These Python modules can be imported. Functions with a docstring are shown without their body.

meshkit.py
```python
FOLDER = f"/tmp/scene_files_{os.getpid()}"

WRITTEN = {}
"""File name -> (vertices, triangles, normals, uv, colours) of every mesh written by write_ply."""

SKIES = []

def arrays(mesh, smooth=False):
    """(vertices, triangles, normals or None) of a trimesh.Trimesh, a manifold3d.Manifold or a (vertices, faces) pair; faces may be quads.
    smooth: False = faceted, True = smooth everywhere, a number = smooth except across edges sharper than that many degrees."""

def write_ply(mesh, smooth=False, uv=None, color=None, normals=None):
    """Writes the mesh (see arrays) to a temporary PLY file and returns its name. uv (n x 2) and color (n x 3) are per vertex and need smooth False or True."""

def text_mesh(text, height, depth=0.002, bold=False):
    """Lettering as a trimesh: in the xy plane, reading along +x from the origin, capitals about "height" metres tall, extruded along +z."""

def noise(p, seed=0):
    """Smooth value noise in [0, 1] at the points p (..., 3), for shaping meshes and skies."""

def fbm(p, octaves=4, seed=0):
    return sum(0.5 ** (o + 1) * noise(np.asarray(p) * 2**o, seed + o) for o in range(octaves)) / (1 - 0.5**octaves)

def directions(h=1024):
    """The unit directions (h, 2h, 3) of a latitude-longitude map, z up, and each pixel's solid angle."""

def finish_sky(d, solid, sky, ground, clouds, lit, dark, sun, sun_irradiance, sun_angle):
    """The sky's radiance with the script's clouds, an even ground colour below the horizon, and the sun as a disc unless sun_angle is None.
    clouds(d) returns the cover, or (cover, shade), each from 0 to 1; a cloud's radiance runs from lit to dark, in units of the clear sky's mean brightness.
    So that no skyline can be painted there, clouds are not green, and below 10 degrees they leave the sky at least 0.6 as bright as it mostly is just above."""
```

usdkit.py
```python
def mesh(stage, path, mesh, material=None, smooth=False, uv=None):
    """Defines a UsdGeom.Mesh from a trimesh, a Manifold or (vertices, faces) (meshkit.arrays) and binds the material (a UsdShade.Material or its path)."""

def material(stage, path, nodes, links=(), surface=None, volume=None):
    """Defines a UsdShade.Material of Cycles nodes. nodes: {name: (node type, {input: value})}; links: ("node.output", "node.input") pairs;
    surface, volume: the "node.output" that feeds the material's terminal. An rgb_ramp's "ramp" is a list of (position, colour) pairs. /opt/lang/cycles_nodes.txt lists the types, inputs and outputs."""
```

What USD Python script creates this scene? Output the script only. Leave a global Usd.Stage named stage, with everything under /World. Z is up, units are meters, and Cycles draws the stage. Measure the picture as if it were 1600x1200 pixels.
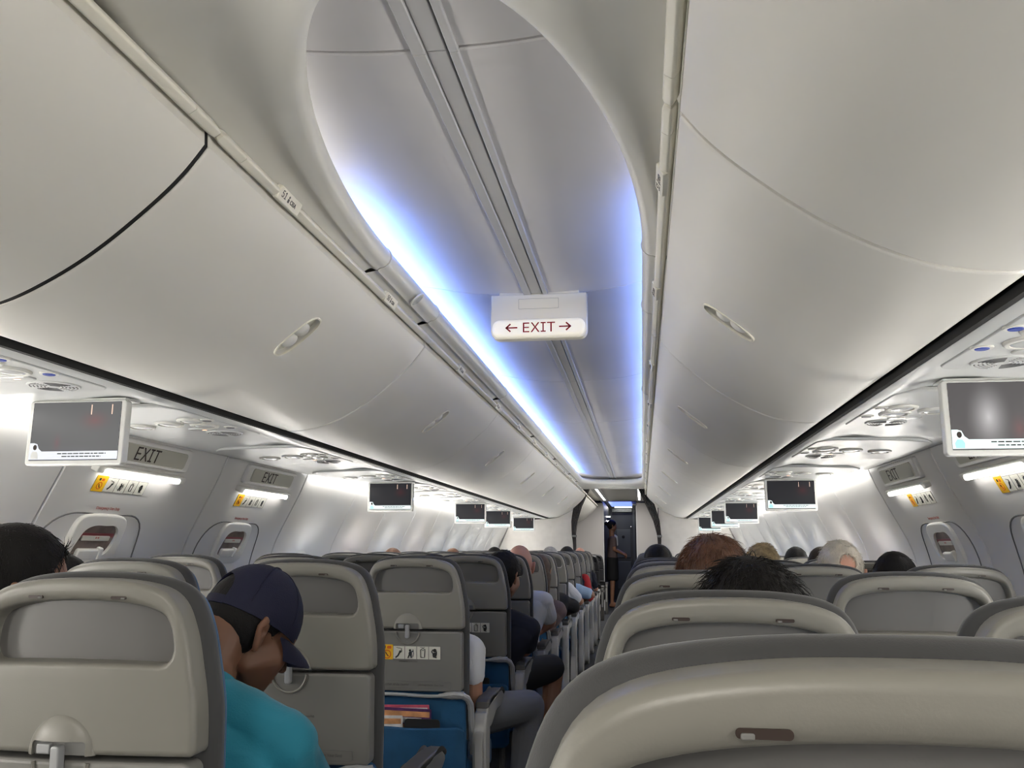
import math, random
import numpy as np
import trimesh
import manifold3d as m3
from manifold3d import Manifold, CrossSection
from pxr import Usd, UsdGeom, UsdLux, UsdShade, Gf, Sdf, Vt
import usdkit, meshkit

random.seed(7)
stage = Usd.Stage.CreateInMemory()
UsdGeom.SetStageUpAxis(stage, UsdGeom.Tokens.z)
UsdGeom.SetStageMetersPerUnit(stage, 1.0)
stage.SetDefaultPrim(UsdGeom.Xform.Define(stage, '/World').GetPrim())

# ------------------------------------------------------------------ camera, lights, exposure
# x: right, y: towards the front of the aircraft, z: up; the aisle's middle is x = 0
FPX, YAW, PITCH, ROLL = 1345.08, .1481, .1884, .0043
EYE = np.array([.36234, 0., 1.2])
_f = np.array([-math.sin(YAW) * math.cos(PITCH), math.cos(YAW) * math.cos(PITCH), math.sin(PITCH)])
_r = np.cross(_f, [0, 0, 1]); _r /= np.linalg.norm(_r)
_u = np.cross(_r, _f)
_r, _u = math.cos(ROLL) * _r + math.sin(ROLL) * _u, -math.sin(ROLL) * _r + math.cos(ROLL) * _u
cam = UsdGeom.Camera.Define(stage, '/World/camera')
cam.CreateHorizontalApertureAttr(36.0)
cam.CreateVerticalApertureAttr(27.0)
cam.CreateFocalLengthAttr(FPX / 1600 * 36.0)
cam.CreateClippingRangeAttr(Gf.Vec2f(.02, 200))
EXPOSURE = 1.82
cam.CreateExposureAttr(EXPOSURE)
cam.AddTransformOp().Set(Gf.Matrix4d(*_r, 0, *_u, 0, *(-_f), 0, *EYE, 1))


def rect_light(name, pos, aim, along, w, h, power, color):
    """a RectLight w long along ALONG and h wide that shines in the direction AIM"""
    z = -np.asarray(aim, float); z /= np.linalg.norm(z)
    x = np.asarray(along, float); x -= z * (x @ z); x /= np.linalg.norm(x)
    y = np.cross(z, x)
    li = UsdLux.RectLight.Define(stage, '/World/' + name)
    li.CreateWidthAttr(w); li.CreateHeightAttr(h)
    li.CreateIntensityAttr(power); li.CreateColorAttr(Gf.Vec3f(*color))
    li.AddTransformOp().Set(Gf.Matrix4d(*x, 0, *y, 0, *z, 0, *map(float, pos), 1))


COVE, COVE_W, WASH, CABIN, DAY = 22.0, 4.5, 3.2, 4.8, 14.0
BLUE, WHITE, WARM = (.04, .22, 1.0), (1.0, .97, .92), (1.0, .95, .86)
for s, n in ((-1, 'left'), (1, 'right')):
    k = 1.2 if s < 0 else .8
    # strips of blue and of white LEDs lie on the ledge behind the ceiling lips and wash the vault
    rect_light('cove_blue_' + n, (s * .478, 6.85, 2.112), (-s * .3, 0, 1), (0, 1, 0), 9.2, .012, COVE * k, BLUE)
    rect_light('cove_white_' + n, (s * .51, 6.3, 2.105), (-s * .9, 0, .6), (0, 1, 0), 11.4, .012, COVE_W, WHITE)
# lamps of the cabin and galley behind the photographer
rect_light('rear_cabin_lamp', (0, -1.1, 2.02), (0, .3, -1), (1, 0, 0), .7, 1.8, CABIN, WARM)
# lamps of the forward cabin and its galley
rect_light('forward_cabin_lamp', (0, 15.4, 2.12), (0, 0, -1), (1, 0, 0), .45, 3.0, 2.6, WHITE)


# ------------------------------------------------------------------ materials
MATS = {}


def mat(name, color, rough=.5, metal=0., bump=0., bscale=60., emit=None, power=0., var=0., vscale=3., spec=.5, sheen=0.):
    n = {'p': ('principled_bsdf', {'base_color': color, 'roughness': rough, 'metallic': metal, 'specular_ior_level': spec, 'sheen_weight': sheen})}
    lk = []
    if emit is not None:
        n['p'][1].update({'emission_color': emit, 'emission_strength': power})
    if var or bump:
        n['tc'] = ('texture_coordinate', {})
    if var:
        c = np.array(color)
        n['nz'] = ('noise_texture', {'scale': vscale, 'detail': 4.0})
        n['rp'] = ('rgb_ramp', {'ramp': [(.3, tuple(c * (1 - var))), (.7, tuple(np.minimum(c * (1 + var), 1)))]})
        lk += [('tc.object', 'nz.vector'), ('nz.fac', 'rp.fac'), ('rp.color', 'p.base_color')]
    if bump:
        n['nb'] = ('noise_texture', {'scale': bscale, 'detail': 3.0})
        n['bp'] = ('bump', {'strength': bump, 'distance': .002})
        lk += [('tc.object', 'nb.vector'), ('nb.fac', 'bp.height'), ('bp.normal', 'p.normal')]
    MATS[name] = usdkit.material(stage, '/World/Looks/' + name, n, lk, surface='p.BSDF')
    return MATS[name]


UsdGeom.Scope.Define(stage, '/World/Looks')
mat('bin_white', (.80, .78, .725), .42, bump=.04, bscale=350, var=.015)
mat('trim_white', (.78, .77, .72), .4, var=.015)
mat('vault', (.70, .685, .69), .5, var=.02)
mat('rail_grey', (.52, .52, .53), .45)
mat('wall_white', (.72, .71, .69), .45, var=.02)
mat('psu_white', (.66, .67, .66), .33, var=.015)
mat('gap_black', (.012, .012, .012), .8)
mat('line_grey', (.16, .16, .155), .6)
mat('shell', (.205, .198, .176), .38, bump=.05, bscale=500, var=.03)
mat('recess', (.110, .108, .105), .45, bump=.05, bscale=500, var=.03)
mat('tray', (.182, .179, .168), .4, bump=.05, bscale=500, var=.03)
mat('foam', (.038, .039, .041), .75, bump=.10, bscale=900, var=.12, vscale=8, sheen=.2)
mat('seat_blue', (.008, .085, .21), .8, bump=.4, bscale=300, var=.15, vscale=20, sheen=.2)
mat('pocket_blue', (.007, .070, .17), .75, bump=.3, bscale=300, var=.2, vscale=9)
mat('silver', (.36, .37, .38), .35, metal=.2)
mat('arm_grey', (.31, .31, .30), .4)
mat('arm_pad', (.055, .052, .048), .5)
mat('black_leather', (.018, .018, .021), .45, bump=.2, bscale=200)
mat('carpet', (.02, .022, .028), .95, bump=.5, bscale=300, var=.3, vscale=60)
mat('sign_face', (.50, .49, .42), .4)
mat('sign_cream', (.86, .83, .72), .35)
mat('sign_lit', (.86, .83, .72), .35, emit=(1, .93, .78), power=.10)
mat('red_ink', (.28, .008, .012), .5)
mat('dark_ink', (.03, .018, .014), .5)
mat('grey_ink', (.12, .115, .11), .6)
mat('black_ink', (.015, .015, .015), .5)
mat('pale_red', (.55, .22, .2), .5)
mat('yellow', (.80, .47, .015), .45)
mat('orange_red', (.65, .12, .01), .45)
mat('paper', (.66, .65, .58), .5)
mat('lamp_white', (.9, .9, .88), .4, emit=WHITE, power=WASH)
mat('daylight', (.9, .9, .9), .3, emit=(1, .955, .885), power=DAY)
mat('lamp_exit', (.9, .9, .88), .4, emit=(1, .97, .92), power=5.0)
mat('lamp_blue', (.2, .3, .9), .4, emit=(.16, .24, 1.0), power=.55)
mat('lens', (.62, .63, .62), .2)
mat('button_grey', (.18, .18, .19), .4)
mat('slot_grey', (.22, .22, .22), .6)
mat('button_blue', (.03, .06, .35), .3, emit=(.05, .1, .6), power=.03)
mat('sign_amber', (.8, .5, .35), .3, emit=(1.0, .45, .25), power=1.0)
mat('bezel', (.72, .72, .69), .35)
mat('curtain', (.13, .12, .118), .85, bump=.3, bscale=200, var=.2, vscale=14)
mat('galley_dark', (.035, .038, .038), .4)
mat('galley_grey', (.075, .083, .08), .4)
mat('cockpit_door', (.030, .034, .034), .35)
mat('partition', (.60, .575, .54), .55, var=.05, vscale=9)
mat('lav_wall', (.47, .45, .44), .5)
mat('window_dim', (.20, .155, .135), .25, var=.25, vscale=14)
mat('window_red', (.26, .06, .065), .4)
mat('scoop', (.75, .74, .70), .4)
mat('chrome', (.6, .6, .6), .2, metal=1.)


def screen_mat(name, base, glow, spots):
    """a dark glossy display: a dim picture with faint red patches, in object coordinates (x across, z up)"""
    n = {'p': ('principled_bsdf', {'base_color': (.01, .01, .011), 'roughness': .34, 'specular_ior_level': .2, 'emission_strength': 1.0}),
         'tc': ('texture_coordinate', {})}
    lk, last = [], None
    for i, (cx, cz, rad, col) in enumerate(spots):
        n[f'm{i}'] = ('mapping', {'location': (-cx / rad[0], 0, -cz / rad[1]), 'scale': (1 / rad[0], 0, 1 / rad[1])})
        n[f'g{i}'] = ('gradient_texture', {'gradient_type': 'quadratic_sphere'})
        n[f'x{i}'] = ('mix', {'mix_type': 'mix', 'color1': base, 'color2': col})
        lk += [('tc.object', f'm{i}.vector'), (f'm{i}.vector', f'g{i}.vector'), (f'g{i}.fac', f'x{i}.fac')]
        if last:
            lk.append((last + '.color', f'x{i}.color1'))
        last = f'x{i}'
    lk.append((last + '.color', 'p.emission_color'))
    MATS[name] = usdkit.material(stage, '/World/Looks/' + name, n, lk, surface='p.BSDF')


screen_mat('screen_grey', (.038, .038, .038), 1, [(.06, .035, (.07, .04), (.060, .032, .032)), (-.055, -.03, (.018, .04), (.055, .032, .035)), (.0, -.09, (.2, .06), (.06, .06, .075))])
screen_mat('screen_dark', (.004, .004, .005), 1, [(.07, .03, (.06, .05), (.016, .004, .005))])
screen_mat('screen_mid', (.03, .028, .028), 1, [(-.05, .0, (.06, .11), (.17, .165, .165)), (.02, -.03, (.03, .05), (.055, .028, .028)), (.09, .02, (.05, .10), (.13, .115, .115))])
mat('caption', (.10, .12, .12), .3, emit=(.46, .58, .56), power=.55)
mat('caption_grey', (.10, .10, .11), .3, emit=(.5, .52, .56), power=.45)
mat('caption_ink', (.05, .06, .06), .4)
mat('portrait_teal', (.1, .2, .25), .4, emit=(.3, .55, .65), power=.4)
mat('screen_line', (.05, .03, .02), .3, emit=(.5, .36, .28), power=.5)

# ------------------------------------------------------------------ prims
USED = set()


def numbered(path):
    if path not in USED:
        USED.add(path)
        return path
    k = 1
    while f'{path}_{k:03d}' in USED:
        k += 1
    USED.add(f'{path}_{k:03d}')
    return f'{path}_{k:03d}'


def note(prim, label=None, cat=None, group=None, kind=None):
    for k, v in (('label', label), ('category', cat), ('group', group), ('kind', kind)):
        if v:
            prim.SetCustomDataByKey(k, v)
    return prim


def thing(name, label=None, cat=None, loc=None, rotz=0, group=None, kind=None, parent='/World'):
    x = UsdGeom.Xform.Define(stage, numbered(f'{parent}/{name}'))
    if loc is not None:
        x.AddTranslateOp().Set(Gf.Vec3d(*map(float, loc)))
        x.AddRotateZOp().Set(float(rotz))
    note(x.GetPrim(), label, cat, group, kind)
    return str(x.GetPath())


def obj(name, mesh, material, parent='/World', smooth=30, label=None, cat=None, group=None, kind=None):
    m = usdkit.mesh(stage, numbered(f'{parent}/{name}'), mesh, MATS[material], smooth)
    note(m.GetPrim(), label, cat, group, kind)
    return str(m.GetPath())


def copy(root, loc, label, rotz=0, group=None):
    src = stage.GetPrimAtPath(root)
    name = root.rsplit('/', 1)[1]
    if name[-4:-3] == '_' and name[-3:].isdigit():
        name = name[:-4]
    r = thing(name, label, src.GetCustomDataByKey('category'), loc, rotz, group or src.GetCustomDataByKey('group'))
    p = stage.GetPrimAtPath(r)
    p.GetReferences().AddInternalReference(root)
    p.SetInstanceable(True)
    return r


# ------------------------------------------------------------------ meshes
def tm(v, f):
    return trimesh.Trimesh(np.asarray(v, float), np.asarray(f, int), process=False)


def man(mesh):
    mesh = trimesh.Trimesh(mesh.vertices, mesh.faces, process=True)
    return Manifold(m3.Mesh(np.asarray(mesh.vertices, np.float32), np.asarray(mesh.faces, np.uint32)))


def tri(m):
    q = m.to_mesh()
    return tm(q.vert_properties[:, :3], q.tri_verts)


def cat(*ms):
    return trimesh.util.concatenate([tri(m) if isinstance(m, Manifold) else m for m in ms])


def flipx(mesh):
    mesh = tri(mesh) if isinstance(mesh, Manifold) else mesh
    return tm(mesh.vertices * [-1, 1, 1], mesh.faces[:, ::-1])


def side(mesh, s):
    """things are modelled for the right-hand side of the cabin; s = -1 mirrors them"""
    return mesh if s > 0 else flipx(mesh)


def loft(loops, caps=True, closed=True):
    """loops: list of (n,3) arrays; joined in order, caps triangulated flat"""
    n = len(loops[0])
    v = np.vstack(loops)
    f = []
    for k in range(len(loops) - 1):
        for i in range(n if closed else n - 1):
            a, b = k * n + i, k * n + (i + 1) % n
            f += [[a, b, b + n], [a, b + n, a + n]]
    if caps:
        for k, rev in ((0, True), (len(loops) - 1, False)):
            L = np.asarray(loops[k])
            c = L.mean(0)
            _, _, vt = np.linalg.svd(L - c)
            p = (L - c) @ vt[:2].T
            area = .5 * np.sum(p[:, 0] * np.roll(p[:, 1], -1) - np.roll(p[:, 0], -1) * p[:, 1])
            q = p if area > 0 else p * [1, -1]
            t = np.asarray(m3.triangulate([q.astype(np.float64)]))
            # orient along the loop's own direction
            if len(t):
                a, b, c3 = p[t[0, 0]], p[t[0, 1]], p[t[0, 2]]
                ccw = (b[0] - a[0]) * (c3[1] - a[1]) - (b[1] - a[1]) * (c3[0] - a[0]) > 0
                along = area > 0
                tt = t if ccw == along else t[:, ::-1]
                tt = tt[:, ::-1] if rev else tt
                f += (tt + k * n).tolist()
    m = tm(v, f)
    if m.volume < 0:
        m.invert()
    return m


def inset(p, d):
    """moves a closed 2-D outline inwards by d along its vertex normals (counter-clockwise outline)"""
    p = np.asarray(p, float)
    d = np.asarray(d, float).reshape(-1, 1) if np.ndim(d) else d
    t = np.roll(p, -1, 0) - p
    t /= np.maximum(np.linalg.norm(t, axis=1, keepdims=True), 1e-12)
    a = t + np.roll(t, 1, 0)
    a /= np.maximum(np.linalg.norm(a, axis=1, keepdims=True), 1e-9)
    nrm = np.stack([-a[:, 1], a[:, 0]], 1)
    c = np.clip((a * t).sum(1, keepdims=True), .5, 1)
    return p + nrm * d / c


def slab(outline, d0, d1, r0=0., r1=0., n=3, axes='xzy'):
    """outline (n,2) counter-clockwise, extruded from depth d0 to d1 with edges rounded by r0, r1; axes: which axes the outline's two and the depth are"""
    L = []
    for k in range(n + 1 if r0 else 1):
        a = (k / n if r0 else 1) * math.pi / 2
        L.append((inset(outline, r0 * (1 - math.sin(a))), d0 + r0 * (1 - math.cos(a))))
    for k in range(n, -1, -1) if r1 else (1,):
        a = (k / n if r1 else 1) * math.pi / 2
        L.append((inset(outline, r1 * (1 - math.sin(a))), d1 - r1 * (1 - math.cos(a))))
    ix = ['xyz'.index(c) for c in axes]
    loops = []
    for p, d in L:
        q = np.zeros((len(p), 3))
        q[:, ix[0]], q[:, ix[1]], q[:, ix[2]] = p[:, 0], p[:, 1], d
        loops.append(q)
    return loft(loops)


def rrect(x0, y0, x1, y1, r, n=4):
    p = []
    for cx, cy, a0 in ((x1 - r, y0 + r, -90), (x1 - r, y1 - r, 0), (x0 + r, y1 - r, 90), (x0 + r, y0 + r, 180)):
        for k in range(n + 1):
            a = math.radians(a0 + 90 * k / n)
            p.append((cx + r * math.cos(a), cy + r * math.sin(a)))
    return np.array(p)


def oval(cx, cy, rx, ry, n=20, e=2.):
    a = np.arange(n) / n * 2 * math.pi
    c, s = np.cos(a), np.sin(a)
    return np.stack([cx + rx * np.sign(c) * np.abs(c) ** (2 / e), cy + ry * np.sign(s) * np.abs(s) ** (2 / e)], 1)


def box(x0, x1, y0, y1, z0, z1, r=0.):
    if r <= 0:
        return trimesh.creation.box(bounds=[(x0, y0, z0), (x1, y1, z1)])
    return slab(rrect(x0, z0, x1, z1, min(r, (x1 - x0) / 2.01, (z1 - z0) / 2.01)), y0, y1, min(r * .6, (y1 - y0) / 2.1), min(r * .6, (y1 - y0) / 2.1))


def tube(path, r, n=10, r_end=None, squash=(1, 1)):
    path = np.asarray(path, float)
    rs = np.linspace(r, r if r_end is None else r_end, len(path)) if np.ndim(r) == 0 else np.asarray(r)
    T = np.gradient(path, axis=0)
    T /= np.linalg.norm(T, axis=1, keepdims=True)
    up = np.array([0, 0, 1.]) if abs(T[0, 2]) < .9 else np.array([1., 0, 0])
    loops, a = [], np.arange(n) / n * 2 * math.pi
    for p, t, rr in zip(path, T, rs):
        u = np.cross(t, up); u /= np.linalg.norm(u)
        w = np.cross(u, t)
        up = w
        loops.append(p + rr * (np.cos(a)[:, None] * u * squash[0] + np.sin(a)[:, None] * w * squash[1]))
    return loft(loops)


def spline(pts, n, closed=False):
    from scipy.interpolate import CubicSpline
    p = np.asarray(pts, float)
    if closed:
        p = np.vstack([p, p[:1]])
    t = np.concatenate([[0], np.cumsum(np.linalg.norm(np.diff(p, axis=0), axis=1))])
    cs = CubicSpline(t, p, bc_type='periodic' if closed else 'natural')
    return cs(np.linspace(0, t[-1], n + 1)[:-1] if closed else np.linspace(0, t[-1], n))


def sweep_y(profile, ys, insets=None):
    """closed (x,z) profile swept along y through the stations ys, each inset by insets[k]"""
    p = np.asarray(profile, float)
    loops = []
    for k, y in enumerate(ys):
        q = inset(p, insets[k]) if insets is not None and insets[k] else p
        loops.append(np.stack([q[:, 0], np.full(len(q), y), q[:, 1]], 1))
    return loft(loops)


def thick(line, t):
    """an open (x,z) line given thickness t to its left: closed profile"""
    line = np.asarray(line, float)
    d = np.gradient(line, axis=0)
    d /= np.linalg.norm(d, axis=1, keepdims=True)
    nrm = np.stack([-d[:, 1], d[:, 0]], 1)
    return np.vstack([line, (line + nrm * t)[::-1]])


def ellipsoid(c, r, sub=3):
    m = trimesh.creation.icosphere(subdivisions=sub)
    return tm(m.vertices * np.asarray(r) + np.asarray(c), m.faces)


def place(mesh, origin, u, v, w):
    """mesh given in (u, v, w) coordinates put at origin"""
    M = np.stack([u, v, w])
    mesh = tri(mesh) if isinstance(mesh, Manifold) else mesh
    q = tm(mesh.vertices @ M + np.asarray(origin), mesh.faces)
    if np.linalg.det(M) < 0:
        q.invert()
    return q


def text(s, h, w=None, depth=.0006, bold=False, center=True):
    m = meshkit.text_mesh(s, h, depth, bold)
    v = np.array(m.vertices)
    if w:
        v[:, 0] *= w / np.ptp(v[:, 0])
    if center:
        v[:, 0] -= (v[:, 0].min() + v[:, 0].max()) / 2
        v[:, 1] -= (v[:, 1].min() + v[:, 1].max()) / 2
    return tm(v, m.faces)

# ------------------------------------------------------------------ the setting: floor, walls, ceiling
Y_BACK, Y_DIV, Y_GAL, Y_END = -3.4, 12.9, 17.5, 21.6
obj('floor', box(-1.72, 1.72, Y_BACK, Y_END, -.06, 0), 'carpet', kind='structure', label='dark carpeted cabin floor running under the seats')

WALL = [(1.60, .0), (1.71, .25), (1.775, .55), (1.795, .80), (1.79, 1.0), (1.757, 1.2), (1.715, 1.30), (1.64, 1.45), (1.575, 1.60), (1.555, 1.66)]
WALLS = spline(WALL, 40)


def wall_x(z):
    return float(np.interp(z, WALLS[:, 1], WALLS[:, 0]))


def on_wall(s, y, z, off=0.):
    """frame on the side wall: origin, u (to the right as seen from the aisle), v (up the wall), n (into the cabin)"""
    dx = (wall_x(z + .03) - wall_x(z - .03)) / .06
    v = np.array([s * dx, 0, 1.]); v /= np.linalg.norm(v)
    u = np.array([0, -s, 0.])
    n = np.cross(u, v)
    return np.array([s * wall_x(z), y, z]) + n * off, u, v, n


def wall_piece(y0, y1, bulge=0., r=.004):
    prof = WALLS.copy()
    cl = np.vstack([prof, (prof + [.03, 0])[::-1]])
    if cl[1, 1] > cl[0, 1]:
        area = .5 * np.sum(cl[:, 0] * np.roll(cl[:, 1], -1) - np.roll(cl[:, 0], -1) * cl[:, 1])
        cl = cl if area > 0 else cl[::-1]
    ny = 9
    ys = [y0, y0 + r] + list(np.linspace(y0 + r, y1 - r, ny)[1:-1]) + [y1 - r, y1]
    loops = []
    for k, y in enumerate(ys):
        q = inset(cl, r) if k in (0, len(ys) - 1) else cl
        t = (y - y0) / (y1 - y0)
        q = q.copy()
        w = np.clip((q[:, 1] - .55) / .3, 0, 1) * np.clip((1.5 - q[:, 1]) / .25, 0, 1)
        q[:, 0] += bulge * math.sin(math.pi * t) ** 2 * w       # the sculpted reveal around the window
        loops.append(np.stack([q[:, 0], np.full(len(q), y), q[:, 1]], 1))
    return loft(loops)


EXITS = [(2.75, 3.83), (3.835, 4.83)]
PANELS = [-3.4, -2.55, -1.7, -.85, .02, .88, 1.82, 2.745, None, 4.835, 5.79, 6.62, 7.5, 8.35, 9.2, 10.05, 10.9, 11.75, 12.88]
for s, n in ((-1, 'left'), (1, 'right')):
    w = thing('wall_' + n, 'white %s side wall of curved window panels' % n, kind='structure')
    obj('backing', side(sweep_y([(1.835, 0), (1.85, 0), (1.85, 1.75), (1.835, 1.75)], [Y_BACK, Y_END]), s), 'line_grey', w)
    for a, b in zip(PANELS[:-1], PANELS[1:]):
        if a is None or b is None:
            continue
        p = obj('wall_panel', side(wall_piece(a + .003, b - .003, .022), s), 'wall_white', w)
        if True:
            yc = (a + b) / 2                                     # the window with its shade pulled down
            o, u, v, nn = on_wall(s, yc, .995, -.018)
            fr = man(slab(oval(0, 0, .135, .19, 28, 3.2), 0, .012, 0, .005, axes='xyz')) - man(slab(oval(0, 0, .113, .168, 28, 3.2), -.1, .1, axes='xyz'))
            obj('window_frame', place(fr, o, u, v, nn), 'trim_white', p)
            obj('window_pane' if b > 0 else 'window_shade', place(slab(oval(0, 0, .116, .171, 28, 3.2), 0, .004, axes='xyz'), o, u, v, nn), 'daylight' if b > 0 else 'wall_white', p)

# ------------------------------------------------------------------ the over-wing exits: door_1, door_2 on the left, door_3, door_4 on the right
def pictogram(kind, w=.030, h=.042):
    """small flat black drawings of the safety placard"""
    d = .0008
    def st(pts, r=.0016):
        return tube([(x * w, y * h, d) for x, y in pts], r, 5, squash=(1, 1))
    def blob(x, y, rx, ry):
        return slab(oval(x * w, y * h, rx * w, ry * h, 10), 0, d * 1.6, axes='xyz')
    if kind == 0:      # a hand pulling a handle
        return cat(st([(-.4, -.42), (-.1, -.25), (.12, .05), (.3, .12)], .0028), blob(.18, .08, .16, .1), st([(-.3, .42), (.4, .33)], .0009), st([(.3, .3), (.38, .1)], .0012))
    if kind == 1:      # a person at the hatch
        return cat(blob(-.08, .2, .13, .1), blob(-.05, -.08, .2, .2), st([(-.2, -.2), (-.32, -.45)], .0022), st([(.05, -.2), (.1, -.45)], .0022), st([(.05, .05), (.3, .15)], .0018), st([(.28, .3), (.4, -.1), (.28, -.35)], .0009))
    if kind == 2:      # the hatch itself
        return cat(st([(-.22, -.38), (-.26, .25), (.05, .38), (.3, .3), (.26, -.38), (-.22, -.38)], .0013), st([(-.05, .2), (.18, .22)], .001), st([(-.3, .46), (.3, .46)], .0006))
    return cat(blob(.02, .22, .2, .15), blob(.0, -.15, .26, .2), blob(.2, -.02, .1, .2), st([(-.2, .3), (-.35, .1), (-.2, -.05)], .0018), st([(-.2, -.3), (.25, -.38)], .002))


def placard(parent, put, w=.215, h=.05, mat_plate='paper'):
    """yellow no-smoking style cell and four pictogram cells; put(mesh) places (u, v, n) meshes"""
    c = w / 5
    p = obj('placard', put(slab(rrect(-w / 2, -h / 2, w / 2, h / 2, .002), 0, .0012, axes='xyz')), 'paper', parent)
    obj('yellow_cell', put(slab(rrect(-w / 2, -h / 2 - .002, -w / 2 + c, h / 2 + .004, .003), 0, .002, axes='xyz')), 'yellow', p)
    x0 = -w / 2 + c / 2
    ring = man(slab(oval(x0, -.007, .0155, .0155, 24), .002, .0028, axes='xyz')) - man(slab(oval(x0, -.007, .0122, .0122, 24), 0, .01, axes='xyz'))
    bar = tube([(x0 - .010, .003, .0024), (x0 + .010, -.017, .0024)], .0012, 5)
    obj('prohibition_ring', put(cat(ring, bar)), 'orange_red', p)
    ink = [slab(rrect(x0 - .016, .0135, x0 - .006, .0235, .002), .002, .0028, axes='xyz'), tube([(x0 - .006, .0, .0022), (x0 + .004, -.014, .0022)], .0018, 5)]
    obj('cell_print', put(cat(*ink)), 'black_ink', p)
    obj('cell_print', put(cat(slab(rrect(x0 + .0, .0125, x0 + .016, .0225, .003), .002, .0026, axes='xyz'))), 'orange_red', p)
    for k in range(4):
        m = pictogram(k)
        m.apply_translation(((k - 1.0) * c + c * .0 + 0 * w, 0, .0012))
        m.apply_translation((c * .0, 0, 0))
        obj('pictogram', put(m), 'black_ink', p)
        fr = man(slab(rrect((k - 1) * c - c * .5 + .0006, -h / 2, (k - 1) * c + c * .5, h / 2, .001), .0008, .0016, axes='xyz')) - man(slab(rrect((k - 1) * c - c * .5 + .0014, -h / 2 + .0008, (k - 1) * c + c * .5 - .0008, h / 2 - .0008, .001), 0, .01, axes='xyz'))
        obj('cell_border', put(tri(fr)), 'grey_ink', p)
    return p


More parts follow.
